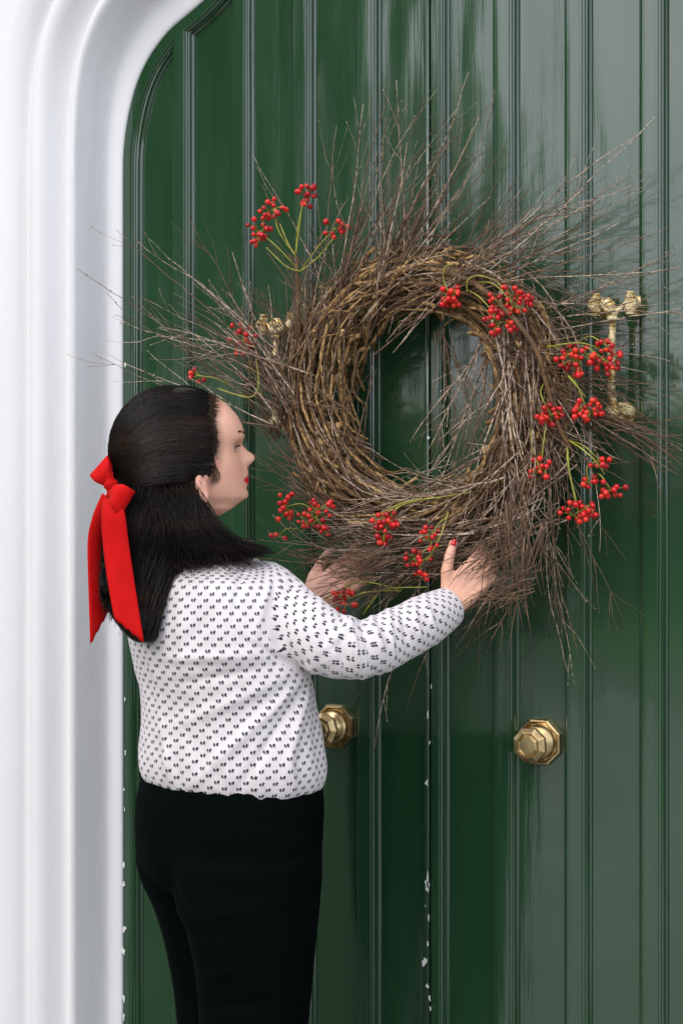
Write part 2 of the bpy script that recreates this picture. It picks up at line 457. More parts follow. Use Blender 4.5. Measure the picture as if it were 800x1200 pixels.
# keep mouldings parallel but let the outer ones open more generously round the shoulder
rings = []
for o, d in SP:
    q = spread(full, o)
    rings.append([(a, -d, b) for a, b in q])
sr = thing('door_surround', (XC, 0, 0), 'white painted moulded masonry surround running up and over the green door', 'door surround')
mb = MB(); mb.ring_skin(rings, closed=False); part('moulded_architrave', mb, M['white'], sr, autos=60)
wl = thing('house_wall', (XC, 0, 0), 'smooth white painted house wall at the far left edge beyond the moulded surround', 'wall')
q = spread(full, .225); mb = MB()
big = []
for (x, z) in q:
    dx_, dz_ = x - XC, z - 1.5
    if z < 1.9: big.append((XC + math.copysign(4.5, dx_), z if z > 0 else 0))
    else:
        k = min(4.5 / max(abs(dx_), 1e-4), 3.3 / max(dz_, 1e-4)); big.append((XC + dx_ * k, 1.5 + dz_ * k))
mb.ring_skin([[(a, -.162, b) for a, b in q], [(a, -.162, b) for a, b in big]], closed=False)
mb.ring_skin([[(a, -.162, b) for a, b in big], [(a, 4.0, b) for a, b in big]], closed=False)
part('wall_face', mb, M['white'], wl, smooth=False)
mb = MB(); mb.box(XC - .9, XC + .9, .05, 1.5, 0, 3.1); part('dark_lobby', mb, plain('lobby_paint', (.1, .1, .1)), wl, smooth=False)

def paving():
    t = NT('pale_paving', (.3, .3, .28), .75)
    a = t.noise(t.coord('Object'), 2, 5); b = t.noise(t.coord('Object'), 60, 3)
    t.base(t.ramp(a, [(.3, (.20, .20, .19)), (.7, (.30, .30, .285))])); t.bump(b, .3, .003); return t.m
def gplane(name, x0, x1, y0, y1, z, mat):
    mb = MB(); mb.v = [(x0, y0, z), (x1, y0, z), (x1, y1, z), (x0, y1, z)]; mb.f = [(0, 1, 2, 3)]
    o = part(name, mb, mat, None, smooth=False); o['kind'] = 'structure'; return o
gplane('ground', -300, 300, -300, 300, -.16, plain('earth_and_grass', (.10, .13, .04), .9, nscale=.5))
pv = paving()
mb = MB()
b0 = [(-1.75, -.62), (12, -.62), (12, -8.0), (-4.70, -8.0), (-3.66, -5.19), (-2.43, -2.09)]      # pale path, its left edge running off towards the road
mb.v = [(x, y, 0) for x, y in b0] + [(x, y, -.15) for x, y in b0]; mb.f = [tuple(range(6)), tuple(range(11, 5, -1))] + [(i, (i + 1) % 6, 6 + (i + 1) % 6, 6 + i) for i in range(6)]
o = part('pavement', mb, pv, None, smooth=False); o['kind'] = 'structure'
mb = MB(); mb.box(-2.9, -.2, -.615, -.002, -.15, .004); o = part('doorstep', mb, plain('worn_step_stone', (.12, .12, .11), .8, nscale=9), None, smooth=False); o['kind'] = 'structure'
gplane('garden_bed', -16, -1.2, -8.0, 0, -.03, plain('dark_soil_and_ground_ivy', (.022, .035, .014), .95, nscale=7))
gplane('road', -60, 60, -11.8, -8.0, -.15, plain('asphalt', (.12, .12, .12), .85, nscale=8))
gplane('lawn', -60, 60, -40, -12.0, -.145, plain('lawn_grass', (.09, .17, .03), .9, nscale=6))

# trees and hedge on the other side of the road (only ever seen mirrored in the gloss paint)
M['leaf'] = plain('foliage_leaf', (.10, .16, .045), .5, nscale=1.2, var=.45, bump=0)
def leafmat():
    m = M['leaf']; t = m.node_tree; b = t.nodes['Principled BSDF']; o = t.nodes['Material Output']
    tr = t.nodes.new('ShaderNodeBsdfTranslucent'); tr.inputs[0].default_value = (.30, .42, .13, 1); mx = t.nodes.new('ShaderNodeMixShader'); mx.inputs[0].default_value = .5
    t.links.new(b.outputs[0], mx.inputs[1]); t.links.new(tr.outputs[0], mx.inputs[2]); t.links.new(mx.outputs[0], o.inputs[0])
leafmat()
M['trunk'] = plain('tree_bark', (.12, .09, .06), .9, nscale=12)
def crown(cx, cy, cz, rx, ry, rz, n, ls):
    rr = random.Random(int(cx * 100) + n); mb = MB()
    lobes = [(V((rr.uniform(-.6, .6), rr.uniform(-.6, .6), rr.uniform(-.6, .6))), rr.uniform(.35, .55)) for _ in range(16)]
    for _ in range(n):
        c, r = rr.choice(lobes); d = V((rr.gauss(0, 1), rr.gauss(0, 1), rr.gauss(0, 1))).normalized() * (r * rr.uniform(.55, 1.0))
        p = c + d; p = V((cx + p.x * rx, cy + p.y * ry, cz + p.z * rz))
        a = V((rr.gauss(0, 1), rr.gauss(0, 1), rr.gauss(0, 1))).normalized() * ls; b_ = a.orthogonal().normalized() * ls * .6
        k = len(mb.v); mb.v += [tuple(p - a), tuple(p + b_), tuple(p + a), tuple(p - b_)]; mb.f.append((k, k + 1, k + 2, k + 3))
    return mb
def tree(x, y, h, r, label):
    t = thing('broadleaf_tree', (x, y, -.145), label, 'tree', 'trees across the road')
    mb = MB(); mb.tube([(x, y, -.15), (x + .1, y, h * .25), (x - .1, y + .1, h * .5), (x, y, h * .8)], [.28, .22, .15, .05], 10)
    for k in range(6):
        a = k * 1.05; mb.tube([(x, y, h * (.3 + .05 * k)), (x + math.cos(a) * r * .4, y + math.sin(a) * r * .4, h * (.45 + .05 * k)), (x + math.cos(a) * r * .75, y + math.sin(a) * r * .75, h * (.55 + .05 * k))], [.1, .07, .02], 6)
    part('trunk', mb, M['trunk'], t)
    part('crown', crown(x, y, h * .62, r * 1.15, r * 1.1, h * .42, 9000, .16), M['leaf'], t, smooth=False, fix=False)
for i, (x, y, h, r, lb) in enumerate([(-11.6, -16, 10.5, 3.0, 'tall tree across the road, nearest to the gap of open sky'), (-16.0, -16.5, 12, 3.6, 'broad tree across the road to the far left of the door'),
                        (-21, -17, 11, 3.4, 'tree of the row across the road, well to the left'), (-19, -10.5, 9.5, 3.0, 'roadside tree left of the door on the near half of the road'), (-22, -4, 9, 3.0, 'tree beside the house front far to the left of the door')]):
    tree(x, y, h, r, lb)
sh = part('laurel_shrubs', crown(-13.4, -15, 2.0, 4.8, .8, 2.6, 9000, .13), M['leaf'], None, smooth=False, fix=False)
sh['label'] = 'tall bank of shrubs across the road under the trees'; sh['category'] = 'shrubs'
hg = part('hedge', crown(-6, -19, 1.2, 15, .9, 1.9, 16000, .14), M['leaf'], None, smooth=False, fix=False)
hg['label'] = 'long dense green hedge across the road facing the door'; hg['category'] = 'hedge'

# ------------------------------------------------------------------ WREATH
WC = dp(498, 468, .10)
wr = thing('twig_wreath', WC, 'large round wreath of vines, bare twigs and red berries held against the door', 'wreath')
rnd = random.Random(11)
RINGR = .234; TUB = .056
def ringpt(a, r, phi):
    """a angle in wreath plane, r distance from tube centre, phi around tube"""
    rr = RINGR + r * math.cos(phi)
    return WC + V((math.cos(a) * rr, -r * math.sin(phi), math.sin(a) * rr))
def safe(p):
    lim = -.034
    if p.x < XL + .03: lim = -.19
    if p.y > lim: p.y = lim - (.001 + .004 * rnd.random())
    return p
# thick vines
for k in range(240):
    a0 = rnd.uniform(0, 2 * math.pi); span = rnd.uniform(1.6, 4.6) if k < 60 else rnd.uniform(.5, 1.7); ph = rnd.uniform(0, 2 * math.pi); wnd = rnd.uniform(.6, 2.2) * rnd.choice((1, 1, 1, -1))
    r0 = rnd.uniform(.018, TUB) if k < 70 else rnd.uniform(.045, TUB + .016); n = int(span * 9) + 6; pts = []; th = rnd.uniform(.0018, .0054)
    s1 = rnd.uniform(0, 50)
    if k > 90: ph = rnd.uniform(.2, math.pi - .2); wnd *= .45
    for i in range(n):
        t = i / (n - 1)
        nz = noise.noise_vector(V((s1, t * span * 1.6, 0))) * .016 + noise.noise_vector(V((s1, t * span * 6, 9))) * .004
        e = (.02 * max(0, (t - .85) / .15) + .02 * max(0, (.12 - t) / .12)) if k % 2 else 0
        pts.append(safe(ringpt(a0 + span * t, r0 + e, ph + wnd * span * t) + nz))
    mb = MB(); rads = [th * (1 - .45 * i / n) * (.85 + .35 * rnd.random()) for i in range(n)]
    mb.tube(pts, rads, 6)
    if k % 3 == 0:
        for q in range(3):
            i = rnd.randrange(3, n - 3); d = (pts[i + 1] - pts[i]).normalized(); out = (pts[i] - WC).normalized()
            e = pts[i] + (d * .6 + out * .6 + V((0, -.3, 0))) * rnd.uniform(.02, .05); mb.tube([pts[i], e], [th * .6, th * .3], 5)
    part('vine', mb, M['vine'], wr)

def twig_mesh(mb, start, dang, length, yc, bend, th, forks=3, wig=.03, rr=rnd):
    """dang: degrees in the wall plane, 0 = towards +x, 90 = up; bend: deg/m; yc: y component"""
    n = max(6, int(length / .03)); step = length / n
    p = V(start); a = dang; pts = [p.copy()]; yv = yc; jit = 0
    for i in range(n):
        a += bend * step + rr.gauss(0, 1) * wig * 90; 
        d = V((math.cos(RAD(a)), 0, math.sin(RAD(a)))); d.y = yv + rr.gauss(0, .03); d.normalize()
        p = safe(p + d * step); pts.append(p.copy())
        a += rr.gauss(0, 3.4)
    rads = [th * (1 - .8 * i / n) + .00022 for i in range(n + 1)]
    mb.tube(pts, rads, 4, True)
    for k in range(forks):
        i = rr.randrange(int(n * .3), n - 1); d = (pts[i + 1] - pts[i]).normalized()
        side = rr.choice((-1, 1)); ang = math.degrees(math.atan2(d.z, d.x)) + side * rr.uniform(14, 38)
        L = length * rr.uniform(.12, .38) * (1.1 - .5 * i / n); m = max(3, int(L / .025)); q = pts[i].copy(); bp = [q.copy()]
        for j in range(m):
            dd = V((math.cos(RAD(ang)), 0, math.sin(RAD(ang)))); dd.y = d.y + rr.gauss(0, .12); dd.normalize()
            q = safe(q + dd * (L / m)); bp.append(q.copy()); ang += rr.gauss(0, 5) - side * 1.5
        mb.tube(bp, [rads[i] * .65 * (1 - .75 * j / m) + .0002 for j in range(m + 1)], 3, True)
        # bud
        e = bp[-1]; dd = (bp[-1] - bp[-2]).normalized(); mb.tube([e - dd * .001, e + dd * .0015, e + dd * .004], [.0004, .0010, .0002], 4)
    for i in range(int(n * .4), n, 2):   # buds along the shoot
        d = (pts[i] - pts[i - 1]).normalized(); o_ = V((-d.z, rr.uniform(-.5, .5), d.x)) * rr.choice((-1, 1)); o_.normalize()
        mb.tube([pts[i], pts[i] + (d + o_ * .6) * .0028, pts[i] + (d + o_ * .5) * .0052], [rads[i] * .8, rads[i] * .7 + .0004, .0002], 3)
    return pts
# zones: (px range, py range, h range, angle range, length range, y comp range, bend, count, thickness)
ZN = [
 ((395, 470), (300, 400), (.07, .17), (48, 84), (.22, .46), (-.12, .05), -25, 70, .0015),
 ((440, 560), (300, 350), (.07, .17), (30, 75), (.16, .40), (-.12, .05), -30, 52, .0014),
 ((430, 560), (300, 380), (.08, .17), (12, 40), (.22, .50), (-.12, .05), 10, 44, .0016),
 ((560, 650), (330, 430), (.08, .17), (-14, 12), (.16, .44), (-.16, .03), 8, 42, .0014),
 ((600, 680), (400, 500), (.08, .17), (-42, -18), (.14, .36), (-.16, .03), 25, 40, .0014),
 ((655, 690), (465, 500), (.10, .15), (-34, -22), (.20, .34), (-.12, .0), 20, 22, .0019),
 ((575, 655), (310, 460), (.09, .17), (-112, -66), (.22, .50), (-.16, .0), -40, 52, .0020),
 ((585, 625), (340, 400), (.12, .17), (-92, -78), (.34, .50), (-.12, -.02), -8, 30, .0023),
 ((570, 660), (470, 600), (.12, .18), (-118, -74), (.15, .36), (-.10, .04), -20, 46, .0014),
 ((600, 660), (500, 620), (.12, .19), (-160, -115), (.22, .46), (-.08, .05), -90, 40, .0016),
 ((560, 650), (540, 640), (.13, .19), (190, 218), (.28, .56), (-.05, .06), -75, 84, .0018),
 ((440, 560), (580, 660), (.12, .19), (172, 205), (.25, .42), (-.05, .06), -45, 54, .0016),
 ((350, 440), (440, 620), (.12, .18), (140, 178), (.10, .26), (-.12, .06), -15, 70, .0014),
 ((330, 400), (400, 520), (.12, .17), (118, 160), (.14, .34), (-.30, -.05), 10, 56, .0015),
 ((330, 365), (440, 500), (.14, .17), (112, 128), (.26, .40), (-.20, -.05), 10, 16, .0021),
 ((300, 380), (420, 500), (.14, .19), (143, 168), (.30, .50), (-.46, -.26), 14, 12, .0015),
 ((345, 430), (340, 460), (.10, .17), (82, 118), (.14, .36), (-.12, .05), -10, 52, .0014),
 ((350, 420), (380, 580), (.13, .19), (68, 112), (.16, .34), (-.06, .05), -30, 26, .0016),
 ((590, 640), (630, 670), (.20, .235), (-168, -150), (.12, .24), (-.08, .02), 20, 26, .0015),
 ((580, 645), (540, 620), (.20, .245), (-112, -76), (.10, .26), (-.05, .02), 0, 56, .0016),
 ((585, 630), (640, 690), (.225, .26), (195, 222), (.10, .20), (-.06, .02), -20, 26, .0014),
 ((400, 480), (630, 700), (.22, .26), (165, 215), (.10, .26), (-.04, .04), 0, 60, .0014),
 ((305, 350), (440, 520), (.09, .15), (80, 150), (.08, .2), (-.1, .02), 0, 50, .0016),
 ((500, 560), (370, 400), (.10, .17), (-85, -62), (.12, .30), (-.03, .06), -12, 14, .0013),
 ((380, 470), (300, 420), (.13, .19), (20, 60), (.16, .34), (-.05, .05), -90, 26, .0015),
 ((460, 560), (640, 700), (.13, .19), (195, 238), (.12, .34), (-.06, .05), -10, 20, .0013),
 ((330, 440), (560, 660), (.12, .19), (-30, 25), (.14, .32), (-.06, .05), 30, 40, .0014),
]
tw = []
DENS = .60
for (xa, xb), (ya, yb), (ha, hb), (aa, ab), (la, lb), (yca, ycb), bend, cnt, th in ZN:
    cnt = int(cnt * DENS); left = cnt
    while left > 0:
        m = min(left, rnd.randint(2, 7)); left -= m
        bx_, by_, bh_, ba_, bb_, bl_ = rnd.uniform(xa, xb), rnd.uniform(ya, yb), rnd.uniform(ha, hb), rnd.uniform(aa, ab), bend * rnd.uniform(.2, 1.8), rnd.uniform(la, lb)
        by2 = rnd.uniform(yca, ycb)
        for q in range(m):
            tw.append((bl_ * rnd.uniform(.6, 1.05), bx_ + rnd.gauss(0, 7), by_ + rnd.gauss(0, 7), bh_ + rnd.gauss(0, .008), ba_ + rnd.gauss(0, 4.5), by2 + rnd.gauss(0, .03), bb_ + rnd.gauss(0, 8), th * rnd.choice((.55, .7, .85, 1.0, 1.25))))
# shoots that lie round the ring, clockwise
for k in range(135):
    a = rnd.uniform(0, 2 * math.pi); ph = rnd.uniform(.3, math.pi - .3)
    if 1.0 < a < 3.4 and rnd.random() < .45: continue
    p = ringpt(a, TUB + rnd.uniform(-.004, .018), ph); c = p - CAM
    vx = 400 + F * c.dot(Rv) / c.dot(Fv); vy = 575 - F * c.dot(Uv) / c.dot(Fv)
    tw.append((rnd.uniform(.14, .42), vx, vy, -p.y, math.degrees(a) - 90 + rnd.gauss(7, 9), rnd.gauss(0, .05), -rnd.uniform(120, 230), rnd.choice((.0009, .0012, .0015, .0019, .0024))))
# long single shoots that reach the white surround and the edge of the picture
def aimed(x0_, y0_, h0, x1_, y1_, h1, th):
    a = dp(x0_, y0_, h0); b = dp(x1_, y1_, h1); d = b - a
    hl = math.hypot(d.x, d.z)
    return (d.length, x0_, y0_, h0, math.degrees(math.atan2(d.z, d.x)), d.y / hl, 0.0, th)
AIM = [(335, 470, .17, 85, 318, .27, .0016), (330, 440, .17, 120, 293, .27, .0012), (330, 480, .17, 104, 388, .26, .0015), (325, 500, .17, 122, 408, .26, .0013), (320, 500, .18, 92, 465, .26, .0013),
       (345, 480, .17, 205, 265, .2, .0016), (350, 470, .17, 236, 262, .2, .0019), (340, 460, .16, 180, 330, .2, .0014), (345, 470, .16, 160, 310, .2, .0014), (330, 480, .17, 150, 350, .24, .0014), (330, 490, .17, 165, 400, .22, .0013),
       (500, 340, .15, 765, 178, .14, .0018), (520, 330, .15, 740, 232, .14, .0016), (470, 340, .15, 522, 92, .13, .0017), (470, 330, .15, 600, 112, .13, .0014), (480, 350, .15, 660, 170, .13, .0016),
       (560, 330, .15, 800, 345, .2, .0015), (600, 350, .15, 798, 368, .2, .0014), (600, 370, .15, 800, 330, .2, .0012), (650, 470, .15, 800, 545, .2, .0024), (660, 480, .15, 800, 520, .2, .002), (640, 450, .16, 790, 470, .18, .0014),
       (630, 560, .17, 690, 772, .12, .0016), (620, 540, .18, 572, 775, .12, .0016), (650, 560, .16, 735, 655, .14, .0013), (560, 680, .17, 560, 785, .1, .0011), (500, 700, .17, 412, 858, .14, .0016), (540, 690, .17, 470, 835, .13, .0013),
       (385, 380, .14, 348, 150, .09, .0013), (400, 370, .14, 425, 120, .09, .0013), (375, 400, .14, 340, 160, .09, .0012), (640, 520, .15, 640, 790, .1, .0013), (655, 540, .15, 690, 740, .1, .0012),
       (645, 560, .15, 628, 798, .08, .0010), (630, 600, .16, 655, 735, .1, .0010), (668, 590, .14, 700, 690, .1, .0010), (600, 640, .17, 556, 770, .12, .0012), (610, 640, .17, 590, 740, .12, .0011), (570, 700, .17, 545, 805, .08, .0009), (480, 700, .17, 440, 800, .12, .0011), (455, 760, .12, 400, 835, .08, .0009),
       (610, 400, .17, 560, 640, .19, .0022), (590, 380, .18, 600, 660, .19, .0024), (575, 370, .18, 620, 640, .19, .0022)]
tw += [aimed(*a) for a in AIM]
tw.sort(key=lambda t: -t[0])
rest = MB()
for i, (L, px, py, h, a, yc, bend, th) in enumerate(tw):
    if i < 300:
        mb = MB(); twig_mesh(mb, dp(px, py, h), a, L, yc, bend, th, forks=rnd.randint(2, 5)); part('twig', mb, M['twig'], wr, fix=False)
    else: twig_mesh(rest, dp(px, py, h), a, L, yc, bend, th, forks=rnd.randint(1, 3))
part('short_twigs', rest, M['twig'], wr, kind='stuff', fix=False)

# berries
bm_ = MB(); bm_.lathe((0, 0, -.0), (0, 0, 1), (1, 0, 0), [(.0012, -.0062), (.0035, -.0053), (.0054, -.0030), (.0062, 0), (.0055, .0030), (.0036, .0051), (.0013, .0060), (.0009, .0056)], 12)
berry = bm_.mesh('berry'); recalc(berry); berry.materials.append(M['berry'])
def cluster(cx, cy, h, n, rx, ry, ox, oy, oh, label=None):
    c = dp(cx, cy, h); o_ = dp(ox, oy, oh)
    mb = MB()
    mid = (c + o_) / 2 + V((rnd.uniform(-.01, .01), -.012, rnd.uniform(0, .015)))
    st = catmull([tuple(o_), tuple(mid), tuple(c)], 6); mb.tube(st, [lerp(.0016, .0010, i / 12) for i in range(13)], 6)
    pts = []
    tries = 0
    n = int(n * 1.35)
    while len(pts) < n and tries < 3000:
        tries += 1
        a = rnd.uniform(0, 2 * math.pi); r = math.sqrt(rnd.random())
        p = c + V((math.cos(a) * r * rx * .88 / 520, rnd.uniform(-.018, .016), math.sin(a) * r * ry / 600))
        if all((p - q).length > (.0078) for q in pts): pts.append(p)
    hubs = [c + V((rnd.uniform(-.4, .4) * rx / 520, .004, rnd.uniform(-.4, .4) * ry / 600)) for _ in range(4)]
    for q in hubs: mb.tube([c, q], [.0013, .0009], 5)
    for p in pts:
        hb = min(hubs, key=lambda q: (q - p).length); mb.tube([hb, (hb + p) / 2 + V((0, 0, .002)), p], [.0009, .0007, .0006], 4)
    r = part('berry_sprig', mb, M['stem'], wr, fix=False)
    for p in pts:
        s = rnd.uniform(.62, .98)
        inst('berry', berry, r, p, (rnd.uniform(-1, 1), rnd.uniform(-1, 1), rnd.uniform(0, 6)), (s, s * rnd.uniform(.9, 1.05), s * rnd.uniform(.88, 1.08)))
CL = [(321, 246, .15, 13, 14, 14, 346, 300, .13), (303, 272, .15, 13, 15, 18, 346, 312, .13), (360, 228, .15, 15, 13, 14, 347, 290, .13), (393, 268, .14, 9, 13, 11, 352, 318, .13),
      (285, 398, .17, 18, 15, 22, 310, 470, .15), (230, 440, .20, 5, 8, 11, 290, 465, .16), (527, 347, .20, 13, 15, 11, 520, 318, .17), (597, 352, .20, 26, 24, 17, 552, 332, .17), (587, 378, .20, 16, 18, 14, 548, 340, .17),
      (675, 422, .19, 22, 19, 19, 640, 405, .16), (712, 425, .18, 16, 16, 14, 680, 405, .16), (708, 404, .18, 7, 12, 8, 675, 402, .16), (645, 486, .19, 16, 17, 12, 636, 450, .16), (687, 480, .18, 18, 18, 12, 668, 440, .16),
      (632, 550, .20, 10, 16, 12, 622, 500, .17), (703, 541, .17, 5, 12, 7, 665, 515, .15), (690, 566, .17, 6, 10, 8, 700, 540, .16), (715, 574, .17, 8, 16, 9, 700, 555, .16), (677, 600, .18, 20, 22, 11, 665, 520, .15),
      (372, 608, .22, 22, 24, 25, 372, 600, .18), (335, 594, .21, 10, 10, 18, 372, 602, .19), (453, 611, .22, 18, 15, 12, 500, 585, .18), (449, 633, .22, 6, 8, 6, 453, 615, .19), (505, 630, .21, 9, 14, 14, 525, 605, .18),
      (488, 655, .21, 8, 16, 12, 520, 640, .18), (494, 675, .21, 5, 9, 6, 510, 650, .18), (405, 704, .22, 15, 15, 14, 470, 692, .18), (327, 628, .20, 3, 7, 6, 350, 620, .18)]
for c_ in CL: cluster(*c_)
for pts in ([(547, 342, .19), (548, 328, .20), (562, 323, .205), (583, 331, .20), (590, 345, .2)], [(520, 335, .19), (519, 320, .2), (522, 312, .2), (530, 310, .19)],
            [(666, 516, .17), (680, 525, .19), (697, 540, .19), (708, 556, .18)], [(664, 520, .17), (665, 545, .19), (672, 575, .19), (676, 592, .18)], [(640, 408, .18), (655, 404, .2), (680, 402, .2), (702, 408, .18)],
            [(346, 300, .15), (337, 284, .15), (328, 262, .15)], [(352, 318, .15), (335, 312, .16), (312, 290, .16)], [(352, 318, .15), (372, 302, .15), (390, 280, .15)], [(346, 300, .15), (350, 270, .16), (354, 240, .16)],
            [(255, 455, .2), (275, 462, .21), (295, 465, .2), (303, 450, .19), (300, 420, .18)], [(425, 720, .2), (440, 700, .22), (452, 690, .21), (500, 688, .2)], [(430, 612, .2), (470, 590, .22), (520, 582, .2), (560, 575, .18)],
            [(380, 702, .2), (420, 682, .23), (465, 690, .21)], [(525, 600, .2), (515, 630, .22), (498, 660, .21)], [(634, 540, .19), (637, 515, .2), (640, 490, .19)], [(665, 440, .19), (675, 452, .2), (686, 466, .19)]):
    P = catmull([tuple(dp(*p)) for p in pts], 5); mb = MB(); mb.tube(P, [.0017 - .0007 * i / len(P) for i in range(len(P))], 6); part('green_stem', mb, M['stem'], wr, fix=False)
mb = MB()   # the woody branch that carries the upper left berries
P = catmull([tuple(dp(*p)) for p in [(352, 440, .14), (350, 380, .15), (349, 340, .15), (347, 300, .15)]], 5); mb.tube(P, [.0052 - .002 * i / len(P) for i in range(len(P))], 7); part('berry_branch', mb, M['vine'], wr); mb = MB()
P = catmull([tuple(dp(*p)) for p in [(520, 318, .17), (560, 335, .19), (600, 372, .2), (628, 410, .2), (640, 450, .19), (655, 500, .18), (668, 525, .17)]], 5); mb.tube(P, [.0058 - .002 * i / len(P) for i in range(len(P))], 7)
part('berry_branch', mb, M['vine'], wr)

# ------------------------------------------------------------------ PERSON
exec_person = True
def remesh(mb, vox, name, smooth_it=3, fac=.5):
    me = mb.mesh(name + '_src'); recalc(me)
    o = bpy.data.objects.new('tmp', me); COL.objects.link(o)
    md = o.modifiers.new('r', 'REMESH'); md.mode = 'VOXEL'; md.voxel_size = vox
    if smooth_it:
        sm = o.modifiers.new('s', 'SMOOTH'); sm.factor = fac; sm.iterations = smooth_it
    dg = bpy.context.evaluated_depsgraph_get(); dg.update()
    out = bpy.data.meshes.new_from_object(o.evaluated_get(dg)); out.name = name
    bpy.data.objects.remove(o); bpy.data.meshes.remove(me)
    out.polygons.foreach_set('use_smooth', [True] * len(out.polygons)); out.update()
    return out
AL = RAD(45)
bf = Rv * math.cos(AL) + Fv * math.sin(AL); bs = Rv * math.sin(AL) - Fv * math.cos(AL)   # facing, her right
BK = .68
def sect(py, l, r, dep, n=48, k=BK, grow=1.0, dyn=0):
    c = cp((l + r) / 2, py, dep); H = (r - l) / 2 / F * dep * grow
    w_ = H / math.sqrt(math.sin(AL) ** 2 + (k * math.cos(AL)) ** 2); d_ = k * w_
    return [c + bs * (w_ * math.cos(t)) + bf * (d_ * math.sin(t)) for t in (2 * math.pi * j / n for j in range(n))]
def torso_rings(tab, dep, grow=1.0, step=3):
    rows = catmull(tab, 6)
    return [sect(py, l, r, dp_, grow=grow) for py, l, r, dp_ in rows]
TORSO = [(640, 222, 262, 3.12), (650, 205, 292, 3.11), (664, 178, 318, 3.10), (685, 160, 338, 3.09), (715, 149, 350, 3.09), (745, 145, 356, 3.09), (780, 153, 362, 3.09), (815, 160, 371, 3.10),
         (850, 161, 378, 3.10), (885, 158, 383, 3.10), (905, 160, 382, 3.10), (917, 167, 377, 3.10), (922, 178, 368, 3.10)]
R_SH = cp(306, 692, 3.05); R_EL = cp(415, 757, 2.95); R_WR = dp(526, 709, .21)
L_SH = cp(185, 695, 3.20); L_EL = cp(262, 790, 3.33); L_WR = dp(362, 716, .20)
R_SLEEVE = [(*cp(285, 690, 3.08), .055), (*cp(312, 699, 3.045), .061), (*cp(346, 729, 3.00), .0600), (*cp(384, 753, 2.965), .0565), (*cp(418, 761, 2.955), .0525), (*cp(455, 750, 2.99), .050), (*cp(490, 731, 3.03), .047), (*cp(513, 718, 3.065), .041), (*cp(527, 710, 3.085), .036)]
L_SLEEVE = [(*cp(205, 700, 3.16), .055), (*cp(188, 715, 3.21), .058), (*cp(220, 755, 3.27), .057), (*cp(262, 785, 3.31), .055), (*cp(310, 752, 3.30), .047), (*cp(345, 727, 3.29), .038)]
def tube4(mb, P, n=28, k=5, grow=1.0):
    Q = catmull(P, k); mb.tube([q[:3] for q in Q], [q[3] * grow for q in Q], n)

# ---- head
HD = 3.08; hang = RAD(12)
hf = Rv * math.cos(hang) + Fv * math.sin(hang); hs = Rv * math.sin(hang) - Fv * math.cos(hang)
HO = cp(222, 530, HD); PXM = F / HD
def hl(x, y, z): return HO + hf * x + hs * y + Uv * z
FT = [(457, 203, 232, .018), (460, 180, 245, .036), (465, 168, 253, .050), (470, 163, 260, .058), (476, 159, 267.5, .064), (487, 156, 277, .070), (498, 154, 282.5, .074), (507, 153, 285, .0745), (514, 153, 284, .074), (519, 153, 281, .0735), (528, 154, 279.5, .072), (540, 157, 281, .070), (550, 161, 283.5, .068), (560, 167, 285, .065), (570, 175, 286, .061), (578, 188, 286.5, .056), (583, 197, 286, .052), (587, 205, 281.5, .047), (592, 214, 276, .041), (598, 226, 268, .031), (602, 238, 261, .020), (604.5, 244, 256, .010)]
NT_ = [(512, 0), (517, .5), (521, 3), (526.5, 10), (531, 15), (535, 19.5), (538.5, 19), (542, 14), (545.5, 9), (549, 4), (552, 2), (556, 0)]
LT = [(548, 0), (551, 4.5), (555, 5.5), (558, 5.0), (561, 6.8), (563, 3), (565, 5.5), (568, 4.5), (571, 1.5), (574, 2.2), (578, 4), (583, 4), (587, 1.5), (591, 0)]
def head_rings(n=72):
    rings = []
    for i in range(0, 76):
        py = 457 + (604.5 - 457) * i / 75
        xb, xf, w_ = interp(FT, py); xc = 224
        if xf < xc + 8: xc = (xb + xf) / 2
        if xb > xc - 8: xc = (xb + xf) / 2
        zz = (530 - py) / PXM; ring = []
        for j in range(n):
            t = 2 * math.pi * j / n; ct, st = math.cos(t), math.sin(t)
            e = 2 / 2.35 if ct > 0 else 1.0
            A = (xf - xc) if ct > 0 else (xc - xb)
            x = (xc - 222 + A * math.copysign(abs(ct) ** e, ct)) / PXM / math.cos(hang); y = w_ * math.copysign(abs(st) ** (.93 if ct > 0 else 1.0), st)
            if ct > 0:
                ns = lerp(.006, .0125, min(1, max(0, (py - 522) / 16)))
                x += interp(NT_, py) / PXM * math.exp(-(y / ns) ** 2)
                x += interp(LT, py) / PXM * math.exp(-(y / .019) ** 2)
                if 535 < py < 550: x += .004 * math.exp(-((abs(y) - .012) / .005) ** 2) * math.exp(-((py - 543) / 4) ** 2)
                x -= .0075 * math.exp(-((abs(y) - .031) / .015) ** 2 - ((py - 524) / 8.0) ** 2)
                x += .003 * math.exp(-((abs(y) - .030) / .018) ** 2 - ((py - 512) / 5.0) ** 2)
                y *= 1 + .03 * math.exp(-((py - 545) / 12) ** 2)
            ring.append(hl(x, y, zz))
        rings.append(ring)
    return rings
